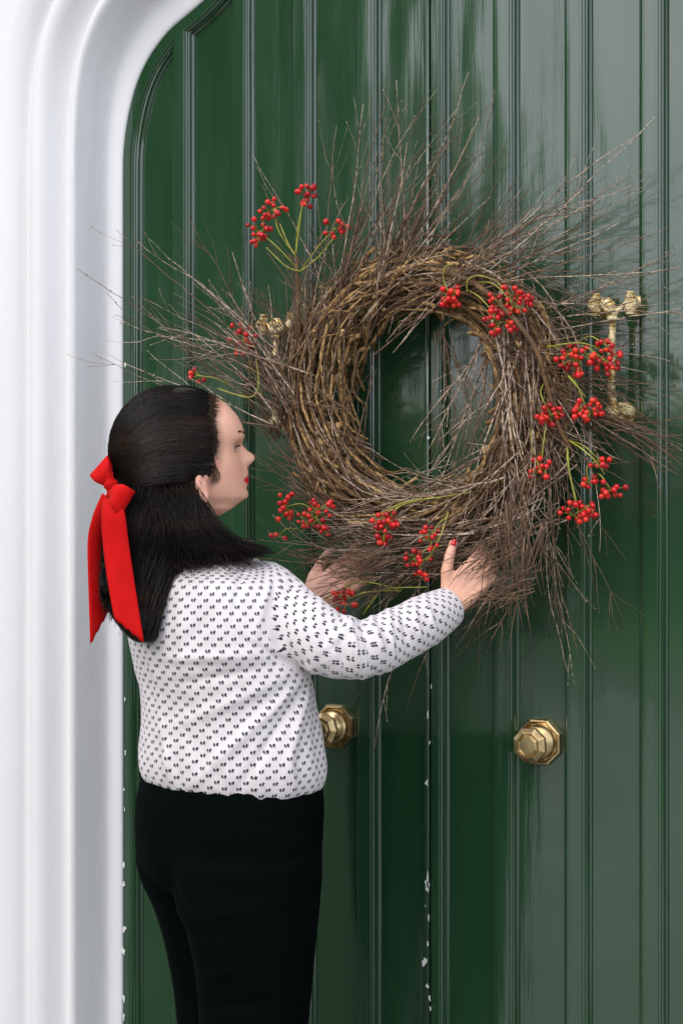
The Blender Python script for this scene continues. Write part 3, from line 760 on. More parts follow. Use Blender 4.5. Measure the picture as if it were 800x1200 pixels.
def hand(mb, W, e1, e2, e3, curl, thumb, sc=1.0, spread=1.0):
    """W wrist, e1 to knuckles, e2 towards thumb, e3 palm direction (fingers curl towards e3)"""
    tips = []
    for k, (lat, kl, L, r) in enumerate([(.026, .086, (.040, .025, .020), .0088), (.0085, .090, (.044, .029, .021), .0092), (-.009, .086, (.040, .027, .020), .0086), (-.0255, .078, (.031, .020, .018), .0076)]):
        K = W + (e1 * kl + e2 * lat) * sc
        mb.tube([W + e2 * lat * .55 * sc + e1 * .004, W + (e1 * kl * .5 + e2 * lat * .85 - e3 * .002) * sc, K], [.0145 * sc, .0135 * sc, .0110 * sc], 12)
        p = K; ang = 0; d0 = (e1 + e2 * (lat * 3.2 * spread)).normalized(); pts = [K - d0 * .006, K]; rr = [r * 1.05, r * 1.10]
        for s, l in enumerate(L):
            ang += curl[k][s]
            d = d0 * math.cos(ang) + e3 * math.sin(ang)
            q = p + d * l * sc * .5; p = p + d * l * sc
            pts += [q, p]; rr += [r * (.95 - .08 * s), r * (1.0 - .10 * s)]
        pts.append(p + d * .004); rr.append(r * .45)
        Q = catmull([(*a, b) for a, b in zip(pts, rr)], 3); mb.tube([q[:3] for q in Q], [q[3] * sc for q in Q], 12)
        tips.append((p, d, -(e3 * math.cos(ang) - d0 * math.sin(ang)), r * .85))
    B = W + (e1 * .016 + e2 * .020) * sc
    pts = [W + e1 * .004 + e2 * .006, B]; p = B; rr = [.013, .0135]
    for (a, b, c), l, r in zip(thumb, (.042, .034, .026), (.0125, .0108, .0088)):
        d = (e1 * a + e2 * b + e3 * c).normalized(); pts += [p + d * l * sc * .5, p + d * l * sc]; rr += [r * 1.02, r]; p = p + d * l * sc
    pts.append(p + d * .004); rr.append(.004)
    Q = catmull([(*a, b) for a, b in zip(pts, rr)], 3); mb.tube([q[:3] for q in Q], [q[3] * sc for q in Q], 12)
    mb.tube([W + e1 * .01 + e2 * .008, W + e1 * .035 + e2 * .022 + e3 * .004, W + e1 * .06 + e2 * .024 + e3 * .002], [.013, .015, .010], 12)   # thumb ball / web
    tips.append((p, d, None, .0085))
    return tips
person = thing('person', cp(270, 1900, 3.1), 'dark haired woman in patterned white blouse reaching up to hold the wreath', 'person')
person.location.z = 0.0

def build_body():
    mb = MB()
    mb.ring_skin(head_rings(), True, True)
    # neck, shoulders, torso, pelvis
    mb.tube([hl(-.022, 0, -.03), hl(-.014, 0, -.07), hl(-.018, 0, -.105), cp(218, 632, 3.10), cp(225, 655, 3.11)], [.052, .053, .054, .058, .070], 28)
    mb.ring_skin(torso_rings(TORSO, 0, .90), True, True)
    P = [(905, 172, 368, 3.1), (940, 168, 368, 3.1), (980, 168, 365, 3.1), (1020, 178, 360, 3.1), (1050, 200, 345, 3.1)]
    mb.ring_skin(torso_rings(P, 0, .95), True, True)
    legs(mb, .90, False)
    # arms
    tube4(mb, [(*R_SH, .046), (*cp(360, 728, 3.0), .043), (*R_EL, .038), (*cp(460, 738, 3.0), .037), (*cp(500, 720, 3.05), .030), (*R_WR, .0245)], 20)
    tube4(mb, [(*L_SH, .046), (*cp(225, 750, 3.27), .043), (*L_EL, .038), (*cp(315, 748, 3.32), .036), (*L_WR, .0245)], 20)
    # right hand
    K = dp(567, 664, .175); e1 = (K - R_WR).normalized()
    pd = (Fv * 1.0 + Rv * .25); e3 = (pd - e1 * pd.dot(e1)).normalized(); e2 = e1.cross(e3); 
    if e2.z < 0: e2 = -e2
    mb.tube([R_EL + (R_WR - R_EL) * .9, R_WR, R_WR + e1 * .012], [.0265, .024, .0225], 16)
    tr = hand(mb, R_WR, e1, e2, e3, [(.55, .6, .4), (.65, .7, .5), (.7, .7, .5), (.75, .7, .5)], [(.72, .66, -.16), (.84, .52, -.04), (.90, .42, .05)], .93)
    # left hand
    K = dp(396, 684, .17); e1l = (K - L_WR).normalized()
    pd = (Fv * .9 + Uv * -.1); e3l = (pd - e1l * pd.dot(e1l)).normalized(); e2l = e1l.cross(e3l)
    if e2l.z > 0: pass
    if e2l.z < 0: e2l = -e2l
    mb.tube([L_EL + (L_WR - L_EL) * .9, L_WR, L_WR + e1l * .012], [.0265, .024, .0225], 16)
    tl = hand(mb, L_WR, e1l, e2l, e3l, [(.2, .3, .3), (.25, .4, .3), (.3, .4, .4), (.35, .5, .4)], [(.8, .5, .2), (.9, .3, .2), (.95, .2, .3)])
    # ears
    for s in (1, -1):
        ec = hl(.014, s * .066, -.062)
        ax = (hf * .92 + hs * .30 * s)
        rim = []
        for k in range(15):
            a = RAD(-150 + 300 * k / 14) ; rim.append(ec + ax * (-.012 * math.cos(a)) + Uv * (.022 * math.sin(a)) + hs * s * (.008 + .003 * math.cos(a)))
        mb.tube(rim, .0042, 8)
        mb.tube([ec + hs * s * .002 + Uv * .018, ec + hs * s * .004, ec + Uv * -.018 + hs * s * .004 + ax * .004], [.008, .011, .008], 10)
        mb.tube([ec + Uv * -.020 + hs * s * .006 + ax * .004, ec + Uv * -.029 + hs * s * .007 + ax * .005], [.0075, .006], 10)
    return mb, tr, tl, (e1, e2, e3)
NEAR = [(1000, 200, 378, 3.04), (1030, 200, 377, 3.04), (1062, 206, 374.5, 3.03), (1100, 219, 371, 3.02), (1150, 228, 366, 3.02), (1200, 233, 361, 3.02), (1260, 243, 357, 3.03), (1350, 258, 352, 3.04), (1440, 268, 346, 3.05), (1490, 268, 344, 3.05)]
FAR = [(1000, 158, 300, 3.17), (1030, 165, 300, 3.17), (1062, 180, 300, 3.18), (1100, 193, 302, 3.19), (1150, 203, 300, 3.20), (1200, 208, 297, 3.20), (1260, 214, 294, 3.20), (1350, 222, 290, 3.20), (1420, 226, 288, 3.20), (1455, 227, 287, 3.20)]
def legs(mb, grow, tr=True):
    for T in (NEAR, FAR):
        rows = catmull(T, 5)
        mb.ring_skin([sect(py, l, r, d_, 36, .95, grow) for py, l, r, d_ in rows], True, True)

# skin
def skin_mat():
    t = NT('fair_skin', (.60, .37, .28), .48)
    t.b.inputs['Subsurface Weight'].default_value = .12; t.b.inputs['Subsurface Scale'].default_value = .008
    t.b.inputs['Subsurface Radius'].default_value = (1, .35, .2)
    at = t.n('Attribute'); at.attribute_name = 'tint'
    a = t.noise(t.coord('Object'), 45, 4); b = t.noise(t.coord('Object'), 900, 3)
    mm = t.n('Mix', data_type='RGBA', blend_type='MULTIPLY'); mm.inputs[0].default_value = 1
    t.l(at.outputs['Color'], mm.inputs[6]); t.l(t.ramp(a, [(.3, (.92, .88, .87)), (.7, (1.0, 1.0, 1.0))]), mm.inputs[7])
    t.base(mm.outputs[2]); t.bump(b, .3, .0008); return t.m
M['skin'] = skin_mat()
mbb, tipR, tipL, RB = build_body()
body = remesh(mbb, .0030, 'body', 3, .5)
HLN = [(452, 250), (462, 252), (470, 253), (480, 250), (492, 246.5), (506, 248.5), (520, 251.5), (530, 250.5), (541, 250), (548, 247.5), (554, 243), (560, 236.5), (565, 230), (580, 224), (640, 224)]
base_c = V((.80, .455, .32))
ca = body.color_attributes.new('tint', 'FLOAT_COLOR', 'POINT')
cols = []
lipc = V((.62, .004, .012))
for v in body.vertices:
    c = base_c.copy(); p = v.co - HO
    x, y, z = p.dot(hf), p.dot(hs), p.z
    py = 530 - z * PXM
    if x > .05 and 450 < py < 610:
        c = c.lerp(V((.74, .34, .27)), .5 * math.exp(-((abs(y) - .040) / .018) ** 2 - ((py - 552) / 14) ** 2))
        c = c.lerp(V((.50, .25, .19)), .55 * math.exp(-((abs(y) - .031) / .014) ** 2 - ((py - 521) / 5) ** 2))
        if 555 < py < 569.5 and abs(y) < .0245:
            k = 1 - abs(y) / .0245
            hh = 562.5; d_ = abs(py - hh); lim = 6.8 * (k ** .45)
            if d_ < lim and x > .08: c = c.lerp(lipc, min(1, (lim - d_) / 1.0))
            if abs(py - 562.8) < .5 : c = c * .55
    if 458 < py < 575 and x > .01:
        ex = (222 + x * PXM * math.cos(hang)) - interp(HLN, py); c = c.lerp(V((.20, .10, .06)), .75 * max(0, min(1, 1 - ex / 9)) ** 1.3)
    if abs(y) > .058 and -.03 < x < .05 and 540 < py < 590: c = c.lerp(V((.68, .30, .24)), .4)
    cols += [c.x, c.y, c.z, 1]
ca.data.foreach_set('color', cols)
from mathutils.bvhtree import BVHTree
bvh = BVHTree.FromPolygons([v.co.copy() for v in body.vertices], [tuple(p.vertices) for p in body.polygons])
def facex(y, z, side=1):
    h = bvh.ray_cast(hl(.2, y, z), -hf)
    return (h[0] - HO).dot(hf) if h[0] is not None else .08
pw = rootw(person)
for v in body.vertices: v.co -= pw
part('body', body, M['skin'], person)

# eyes, brows, lashes
M['eye'] = NT('eye_white', (.40, .36, .34), .35).m; M['iris'] = NT('brown_iris', (.03, .018, .01), .08).m
M['hair'] = None
def hair_mat():
    t = NT('dark_brown_hair', (.012, .007, .005), .42, Specular_IOR_Level=.17)
    t.b.inputs['Anisotropic'].default_value = .5
    g = t.noise(t.coord('Object', (5, 5, 34)), 1, 3)
    gs = t.noise(t.coord('Object'), 260, 2)
    c = t.ramp(g, [(.45, (.0055, .004, .0035)), (.62, (.016, .009, .0055)), (.76, (.055, .026, .012))])
    t.base(t.mix(t.math('MULTIPLY', gs, .7), c, (.007, .005, .004))); t.bump(gs, .3, .001); return t.m
M['hair'] = hair_mat()
def sphere(c, r, n=16, mrings=10, ax=(0, 0, 1), up=(1, 0, 0)):
    mb = MB(); mb.lathe(c, ax, up, [(r * math.sin(math.pi * i / mrings), -r * math.cos(math.pi * i / mrings)) for i in range(mrings + 1)], n); return mb
for s in (1, -1):
    ec = hl(facex(s * .031, (530 - 526.5) / PXM) - .0098, s * .031, (530 - 526.5) / PXM)
    e = part('eye', sphere(ec, .0118), M['eye'], person)
    part('iris', sphere(ec + hf * .0069, .0056, 14, 8), M['iris'], e)
    for zz, nm in ((.0050, 'eyelid'), (-.0052, 'eyelid')):
        P = [ec + hf * (.0112 * math.cos(a)) + hs * (.0118 * math.sin(a)) * 1.0 + Uv * (zz * math.cos(a * .9)) for a in [RAD(x) for x in range(-75, 76, 15)]]
        mb = MB(); mb.tube(P, .0024, 8); o = part(nm, mb, None, person)
        cm = o.data.color_attributes.new('tint', 'FLOAT_COLOR', 'POINT'); cm.data.foreach_set('color', [.58, .33, .25, 1] * len(o.data.vertices)); o.data.materials.append(M['skin'])
    mb = MB()
    for k in range(22):
        a = RAD(-62 + 124 * k / 21); b0 = ec + hf * (.0135 * math.cos(a)) + hs * (.0125 * math.sin(a)) + Uv * (.0050 * math.cos(a * .9)); d = (hf * math.cos(a) + hs * math.sin(a))
        mb.tube([b0, b0 + d * .004 + Uv * .0005, b0 + d * .0075 + Uv * .0035], [.0009, .0007, .0002], 3)
    part('eyelashes', mb, M['hair'], person, kind='stuff')
    mb = MB()
    for k in range(60):
        a = rnd.uniform(0, 1); y = s * lerp(.016, .044, a); z = (530 - 509) / PXM + .004 * math.sin(a * 2.4) + rnd.uniform(-.0026, .0026); x = facex(y, z) + .0012
        b0 = hl(x - .002, y, z); y2 = y + s * .007; mb.tube([b0, hl(facex(y2, z + .001) + .0008, y2, z + .001)], [.0006, .0003], 3)
    part('eyebrow', mb, M['hair'], person, kind='stuff')
# earring
mb = MB(); e0 = hl(.024, .076, -.083)
for k in range(7):
    mb.lathe(e0 + Uv * (-.0045 * k) + hf * (.0014 * k), (0, 0, 1), (1, 0, 0), [(.0003, -.0016), (.0016, 0), (.0003, .0016)], 8)
part('earring', mb, M['brass'], person)
# nails
M['nail'] = NT('red_nail_varnish', (.62, .01, .02), .12).m
e1, e2, e3 = RB
for (p, d, nn, r) in tipR:
    if nn is None: nn = (-Fv - d * (-Fv).dot(d)).normalized()
    sd_ = d.cross(nn).normalized()
    mb = MB(); rows = []
    for i in range(6):
        u = i / 5; rows.append([p - d * .008 + d * .0125 * u + sd_ * (r * .72 * math.sin(a) * (1 - .55 * u ** 4)) + nn * (r * 1.12 * math.cos(a) - .0012 * u * u) for a in [RAD(x) for x in (-55, -35, -15, 0, 15, 35, 55)]])
    mb.ring_skin(rows, closed=False); o = part('fingernail', mb, M['nail'], person)
    sm = o.modifiers.new('s', 'SOLIDIFY'); sm.thickness = .0008; sm.offset = 0
# bracelet
mb = MB(); bc = R_WR + e1 * .004; P = []
for k in range(25):
    a = 2 * math.pi * k / 24; P.append(bc + e2 * (.0275 * math.cos(a)) + e3 * (.0265 * math.sin(a)) + e1 * .002 * math.sin(3 * a))
mb.tube(P, .0016, 8); part('bracelet', mb, M['brass'], person)

# ---- blouse
def blouse_mat():
    t = NT('white_blouse_with_small_black_bows', (.8, .8, .8), .75)
    t.b.inputs['Sheen Weight'].default_value = .2
    uv = t.n('UVMap'); uv.uv_map = 'print'; sp = t.n('SeparateXYZ'); t.l(uv.outputs[0], sp.inputs[0])
    u = t.math('DIVIDE', sp.outputs[0], .0250); v = t.math('DIVIDE', sp.outputs[1], .0108)
    row = t.math('FLOOR', v); u2 = t.math('ADD', u, t.math('MULTIPLY', t.math('MODULO', row, 2), .5))
    fu = t.math('MULTIPLY', t.math('SUBTRACT', t.math('FRACT', u2), .5), 25.0)   # mm
    fv = t.math('MULTIPLY', t.math('SUBTRACT', t.math('FRACT', v), .5), 10.8)
    def ell(cx, cy, ang, a, b):
        x = t.math('SUBTRACT', fu, cx); y = t.math('SUBTRACT', fv, cy); c, s = math.cos(RAD(ang)), math.sin(RAD(ang))
        p = t.math('DIVIDE', t.math('ADD', t.math('MULTIPLY', x, c), t.math('MULTIPLY', y, s)), a)
        q = t.math('DIVIDE', t.math('SUBTRACT', t.math('MULTIPLY', y, c), t.math('MULTIPLY', x, s)), b)
        return t.math('LESS_THAN', t.math('ADD', t.math('POWER', p, 2), t.math('POWER', q, 2)), 1.0)
    def A(x): return x
    m = None
    for e in ((-2.7, .3, 84, 2.9, 1.9), (2.7, 1.1, 58, 3.3, 2.2), (-1.0, -2.6, 60, 1.3, .8), (3.3, -2.0, 90, 1.3, .8)):
        k = ell(*e); m = k if m is None else t.math('MAXIMUM', m, k)
    nz = t.noise(t.coord('Object'), 9, 3); wv = t.noise(t.coord('Object'), 1400, 2)
    cb = t.ramp(nz, [(.3, (.62, .575, .575)), (.7, (.68, .635, .635))])
    t.base(t.mix(m, cb, (.018, .018, .035)))
    p = t.bump(wv, .2, .0004); fz = t.noise(t.coord('Object', (1, 1, .45)), 34, 3, .6); t.bump(fz, .32, .005, p); return t.m
M['blouse'] = blouse_mat()
mb = MB(); mb.ring_skin(torso_rings(TORSO, 0), True, True)
tube4(mb, R_SLEEVE); tube4(mb, L_SLEEVE)
mb.tube([cp(258, 684, 3.09), cp(290, 690, 3.06)], [.058, .062], 28); 
bl = remesh(mb, .0040, 'blouse', 6, .5)
RA = catmull(R_SLEEVE, 8); LA = catmull(L_SLEEVE, 8)
def arclen(P):
    o = [0]
    for a, b in zip(P, P[1:]): o.append(o[-1] + (V(b[:3]) - V(a[:3])).length)
    return o
RL = arclen(RA); LL = arclen(LA)
def frames(P):
    out = []; a = None
    for i in range(len(P)):
        t = (V(P[min(i + 1, len(P) - 1)][:3]) - V(P[max(i - 1, 0)][:3])).normalized()
        if a is None: a = (Uv - t * Uv.dot(t)).normalized()
        a = (a - t * a.dot(t)).normalized(); out.append((V(P[i][:3]), t, a, t.cross(a)))
    return out
RFm = frames(RA); LFm = frames(LA)
from mathutils.kdtree import KDTree
def kd(Fm):
    t = KDTree(len(Fm))
    for i, f in enumerate(Fm): t.insert(f[0], i)
    t.balance(); return t
KR, KL = kd(RFm), kd(LFm)
def foldsum(me, folds, facing=True):
    n = len(me.vertices); co = np.empty(n * 3); me.vertices.foreach_get('co', co); co = co.reshape(-1, 3)
    nr = np.empty(n * 3); me.vertices.foreach_get('normal', nr); nr = nr.reshape(-1, 3); fv = np.array(Fv); out = np.zeros(n)
    for c, d, w_, L, amp in folds:
        q = co - np.array(c); q = q - np.outer(q @ fv, fv); a = q @ np.array(d); r2 = (q * q).sum(1) - a * a
        out += amp * np.exp(-r2 / w_ ** 2 - (a / L) ** 2)
    return out * np.clip((.25 - nr @ fv) * 3, 0, 1)
TC = {}
def fold(p, c, dir_, w_, L, amp):
    """a soft ridge: line through c along dir_, gaussian width w_, length L"""
    d = p - c; d = d - Fv * d.dot(Fv); a = d.dot(dir_); r = (d - dir_ * a).length
    return amp * math.exp(-(r / w_) ** 2 - (a / L) ** 2)
FOLDS = []
def addfold(p0, p1, dep, w_, amp):
    a, b = cp(*p0, dep), cp(*p1, dep); FOLDS.append(((a + b) / 2, (b - a).normalized(), w_, (b - a).length * .55, amp))
for p0, p1, w_, amp in [((356, 795), (240, 905), .010, .009), ((350, 812), (285, 915), .009, -.008), ((338, 790), (210, 850), .012, .007), ((362, 800), (335, 905), .009, .008), ((300, 765), (195, 772), .010, .007), ((310, 780), (215, 800), .009, -.006),
                         ((368, 805), (372, 890), .007, -.005), ((210, 690), (217, 800), .014, .005), ((285, 655), (274, 725), .006, -.006), ((176, 800), (198, 915), .010, .007), ((240, 850), (233, 930), .010, -.006), ((300, 870), (306, 935), .008, .006), ((200, 870), (188, 920), .009, .006), ((335, 870), (347, 925), .008, .006),
                         ((160, 770), (190, 860), .009, -.005), ((268, 880), (270, 935), .007, .005), ((250, 720), (210, 760), .012, -.004), ((296, 750), (352, 782), .006, -.008), ((290, 745), (340, 772), .007, .005)]:
    addfold(p0, p1, 2.97, w_, amp)
for p0, p1, w_, amp in [((408, 722), (424, 792), .006, .008), ((422, 722), (438, 788), .005, -.008), ((434, 722), (454, 780), .005, .007), ((398, 722), (402, 795), .007, -.006), ((340, 686), (325, 765), .010, -.005), ((470, 710), (480, 768), .005, -.005), ((376, 704), (366, 785), .008, .005), ((500, 703), (514, 752), .004, .005),
                         ((420, 724), (380, 760), .006, .006), ((445, 718), (490, 745), .006, .005), ((455, 712), (462, 772), .005, .005), ((318, 668), (300, 740), .008, .005), ((350, 705), (400, 770), .008, -.004), ((485, 705), (495, 760), .004, .005)]:
    addfold(p0, p1, 2.92, w_, amp)
ncos = []
def midat(z):
    P = mid_pts
    if z >= P[0].z: return P[0]
    for a, b in zip(P, P[1:]):
        if z >= b.z: return a.lerp(b, (a.z - z) / (a.z - b.z))
    return P[-1]
vreg = []
mid_pts = [cp((max(l, 0) + r) / 2, py, d_) for py, l, r, d_ in TORSO[3:]]
KF = foldsum(bl, FOLDS)
for v in bl.vertices:
    p = v.co; nrm = v.normal; k = KF[v.index]
    k += noise.noise(V((p.x * 12, p.y * 12, p.z * 7))) * .0028 + (abs(noise.noise(V((p.x * 20 + p.z * 9, p.y * 20, p.z * 10)))) - .2) * .0045 * min(1, max(0, (cp(270, 760, 3.1).z - p.z) / .06))
    # gathered hem
    hz = p.z - cp(270, 922, 3.1).z
    if hz < .09 and p.z < cp(270, 800, 3.1).z:
        ang = math.atan2((p - mid_pts[-1]).dot(bf), (p - mid_pts[-1]).dot(bs)); k += (1 - max(0, hz) / .09) * (.0035 * noise.noise(V((ang * 8, 3, hz * 5))) + .0012 * noise.noise(V((ang * 22, 5, hz * 9))))
    ncos.append(p + nrm * k)
    _, iR, dR = KR.find(p); _, iL, dL = KL.find(p)
    vreg.append((dR, iR, dL, iL))
for v, c in zip(bl.vertices, ncos): v.co = c
uvl = bl.uv_layers.new(name='print')
armR = V((R_SLEEVE[1][0], R_SLEEVE[1][1], R_SLEEVE[1][2])); 
for poly in bl.polygons:
    c = poly.center
    vs = list(poly.vertices); dR, iR, dL, iL = vreg[vs[0]]
    inR = iR >= 14 and dR < RA[iR][3] + .016; inL = iL >= 12 and dL < LA[iL][3] + .016
    ref = None
    for li, vi in zip(poly.loop_indices, vs):
        p = bl.vertices[vi].co
        if inR or inL:
            Fm, L_ = (RFm, RL) if inR else (LFm, LL); i = iR if inR else iL
            o_, t_, a_, b_ = Fm[i]; d = p - o_; al = d.dot(t_); ang = math.atan2(d.dot(b_), d.dot(a_)); vv = L_[i] + al; uu = ang
            # smooth radius keeps print size steady
            rad_ = .056
        else:
            # torso: around the body axis
            m = midat(p.z)
            d = p - m; ang = math.atan2(d.dot(bf) / BK, d.dot(bs)); uu = ang; rr_ = math.hypot(d.dot(bs), d.dot(bf) / BK); vv = p.z - max(0, .150 - rr_) * .8 * min(1, max(0, (p.z - cp(270, 715, 3.1).z) / .05)) * -1; rad_ = .165
        if ref is None: ref = uu
        while uu - ref > math.pi: uu -= 2 * math.pi
        while uu - ref < -math.pi: uu += 2 * math.pi
        uvl.data[li].uv = (uu * rad_ + 5, vv + 5)
bl_me = bl
for v in bl_me.vertices: v.co -= pw
part('blouse', bl_me, M['blouse'], person)
# cuff edge, hem roll
# ---- trousers
M['trouser'] = plain('black_trouser_cloth', (.0012, .0026, .0024), .95, Specular_IOR_Level=.03, nscale=900, var=.3, bump=.3, bd=.0004)
mb = MB()
P = [(890, 175, 366, 3.1), (915, 163, 377, 3.1), (935, 157, 380, 3.1), (960, 154, 380, 3.1), (990, 154.5, 378, 3.1), (1015, 160, 376, 3.1), (1035, 176, 370, 3.1), (1055, 205, 350, 3.1)]
mb.ring_skin(torso_rings(P, 0, 1.0), True, True); legs(mb, 1.0)
tr_ = remesh(mb, .006, 'trousers', 8, .5)
FT2 = []
for p0, p1, w_, amp in [((225, 1100), (280, 1088), .016, -.003), ((225, 1112), (270, 1102), .014, .003), ((330, 940), (318, 1190), .004, -.002), ((190, 1035), (222, 1075), .010, -.006), ((240, 1150), (290, 1120), .012, .005), ((225, 1075), (330, 1050), .012, .004), ((300, 960), (372, 975), .010, -.003), ((250, 1180), (320, 1165), .010, -.005)]:
    a, b = cp(*p0, 2.95), cp(*p1, 2.95); FT2.append(((a + b) / 2, (b - a).normalized(), w_, (b - a).length * .6, amp))
KF = foldsum(tr_, FT2); ncos = []
for v in tr_.vertices:
    p = v.co.copy(); k = KF[v.index] + noise.noise(V((p.x * 10, p.y * 10, p.z * 6))) * .004
    ncos.append(p + v.normal * k - pw)
for v, c in zip(tr_.vertices, ncos): v.co = c
part('trousers', tr_, M['trouser'], person)
M['shoe'] = plain('black_leather', (.02, .02, .02), .35)
for l, r, d_ in ((268, 344, 3.05), (227, 287, 3.20)):
    c = cp((l + r) / 2, 575, d_); c.z = 0
    mb = MB(); rows = []
    for t in range(13):
        u = t / 12; x = -.08 + .26 * u; w_ = .034 + .012 * math.sin(u * math.pi) if u < .9 else .028; h_ = .075 - .045 * u
        if t in (0, 12): w_ *= .4; h_ *= .6
        rows.append([c + bf * x + bs * (w_ * math.cos(a)) + Uv * (.004 + h_ * .5 + h_ * .5 * math.sin(a)) for a in [2 * math.pi * q / 16 for q in range(16)]])
    mb.ring_skin(rows, True, True); part('shoe', mb, M['shoe'], person)

# ---- hair
HC = cp(198, 528, HD + .005); HA, HB_, HH = 66 / PXM / math.cos(hang) , .086, 74 / PXM
def hell(d, grow=0.0):
    """direction -> point on the hair ellipsoid"""
    x, y, z = d.dot(hf), d.dot(hs), d.z
    fx = HA if x < 0 else HA * 1.02
    k = 1 / math.sqrt((x / (fx + grow)) ** 2 + (y / (HB_ + grow)) ** 2 + (z / (HH + grow)) ** 2)
    return HC + d * k
def hdir(px, py, lat): return (hf * ((px - 198) / PXM) + hs * lat + Uv * ((528 - py) / PXM)).normalized()
def hx(p): return (p - HO).dot(hf)
def ymax(px, py):
    """half width of the head at side-view position px, py"""
    xb, xf, w_ = interp(FT, min(max(py, 457), 604)); xc = 224
    if px >= xc: q = min(1, (px - xc) / max(1, xf - xc)); return w_ * math.sin(math.acos(q ** (2.35 / 2)))
    q = min(1, (xc - px) / max(1, xc - xb)); return w_ * math.sqrt(1 - q * q)
def yell(px, py):
    q = ((px - 198) / 67.0) ** 2 + ((528 - py) / 74.5) ** 2
    return HB_ * math.sqrt(max(0, 1 - q))
TOPC = [(198, 453.5), (215, 454), (232, 456.5), (248, 461), (259, 466.5), (267, 474)]
def hairpt(px, py, side, lift):
    # keep inside the outline of the hair
    q = math.sqrt(((px - 198) / 67.0) ** 2 + ((528 - py) / 74.5) ** 2)
    if px > 198: py = max(py, interp(TOPC, px))
    if q > .995 and px < 215: px = 198 + (px - 198) * .995 / q; py = 528 - (528 - py) * .995 / q
    gap = min(1, max(0, (interp(HLN, py) - px) / 24)); y = max(yell(px, py) * (1 if px < 215 else gap), ymax(px, py) + .0045 * gap if py < 600 else 0)
    if 222 < px < 250 and 545 < py < 575: y += .010 * math.exp(-((px - 234) / 9) ** 2)
    c = hl((px - 222) / PXM / math.cos(hang), 0, (530 - py) / PXM)
    n = (hs * side * max(.25, y / HB_) + hf * ((px - 198) / 67) * .6 + Uv * ((528 - py) / 74) * .6).normalized()
    return c + hs * side * y + n * lift
mb = MB()
rings = []
for i, ring in enumerate(head_rings(48)):     # a close cap over the skull, sunk under the skin in front of the hairline
    out = []
    py = 457 + (604.5 - 457) * i / 75
    for p in ring:
        c = hl(0, 0, (530 - py) / PXM); px = 222 + hx(p) * PXM * math.cos(hang); d = (p - c); d.z = 0; d.normalize()
        lim = interp(HLN, py) - 9
        g = lerp(.0005, .004, min(1, max(0, (lim - px) / 26))) if px < lim - 3 else lerp(.0005, -.007, min(1, (px - lim + 3) / 4))
        if py > 592: g = -.006
        top = Uv * (.003 * min(1, max(0, (475 - py) / 12)) * min(1, max(0, (lim - px) / 20)))
        out.append(p + d * g + top)
    rings.append(out)
mb.ring_skin(rings, True, True)
rings = []
for i in range(33):     # fuller hair at the back
    ph = math.pi * i / 32; ring = []
    for j in range(48):
        t = 2 * math.pi * j / 48
        d = (hf * (math.sin(ph) * math.cos(t)) + hs * (math.sin(ph) * math.sin(t)) + Uv * math.cos(ph)).normalized(); p = hell(d, -.003)
        py = 530 - (p.z - HO.z) * PXM; px = 222 + hx(p) * PXM * math.cos(hang); lim = min(interp(HLN, py), 262) - 11
        if px > lim and py > 458:
            # pull straight back to the hairline and into the skull
            ex = (px - lim) / PXM / math.cos(hang); p = p - hf * ex; yy = (p - HO).dot(hs); ym = ymax(lim, py) - .004
            if abs(yy) > ym: p = p - hs * (yy - math.copysign(max(ym, 0), yy))
        ring.append(p)
    rings.append(ring)
mb.ring_skin(rings, True, True)
# hang of hair down the back and over the right shoulder
def hsec(py, l, r, dep, thick, n=24):
    c = cp((l + r) / 2, py, dep); H = (r - l) / 2 / F * dep
    ax = (Rv * math.cos(RAD(18)) - Fv * math.sin(RAD(-18)) * 0 + Fv * 0).normalized(); 
    return [c + Rv * (H * math.cos(t)) + Fv * (thick * math.sin(t)) for t in (2 * math.pi * j / n for j in range(n))]
HG = [(560, 146, 222, 3.075, .060), (590, 134, 232, 3.07, .062), (612, 127, 246, 3.065, .060), (635, 121, 242, 3.06, .058), (660, 119, 214, 3.05, .050), (690, 121, 196, 3.03, .040), (720, 130, 190, 3.01, .032), (742, 145, 186, 3.0, .022), (752, 158, 183, 3.0, .012)]
mb.ring_skin([hsec(py, l, r, d_, th) for py, l, r, d_, th in catmull(HG, 4)], True, True)
SHW = [(*cp(225, 600, 3.03), .034), (*cp(235, 622, 3.025), .036), (*cp(248, 634, 3.02), .019), (*cp(268, 641, 3.02), .008), (*cp(285, 645, 3.03), .003)]
Q = catmull(SHW, 5); mb.tube([q[:3] for q in Q], [q[3] for q in Q], 20)
hb = remesh(mb, .004, 'hair', 4, .5)
ncos = [v.co + v.normal * (noise.noise(V((v.co.x * 22, v.co.y * 22, v.co.z * 5))) * .004) - pw for v in hb.vertices]
for v, c in zip(hb.vertices, ncos): v.co = c
hair = part('hair', hb, M['hair'], person)
BOWP = cp(139, 574, 3.05)
bdir = (BOWP - HC).normalized()
st = MB()
hr = random.Random(3)
def strand(pts, r0, n=3):
    m = len(pts); pts = [V(p) for p in pts]; t = (pts[-1] - pts[0]); a = t.cross(Fv).normalized(); c = t.cross(a).normalized()
    o3 = [a, -.5 * a + .866 * c, -.5 * a - .866 * c]; b = len(st.v)
    for i, p in enumerate(pts):
        r = r0 * (1 if i < m * .7 else 1 - .75 * (i / m - .7) / .3)
        for o in o3: st.v.append((p.x + o.x * r, p.y + o.y * r, p.z + o.z * r))
    for i in range(m - 1):
        for j in range(3):
            k = (j + 1) % 3; st.f.append((b + i * 3 + j, b + i * 3 + k, b + i * 3 + 3 + k, b + i * 3 + 3 + j))
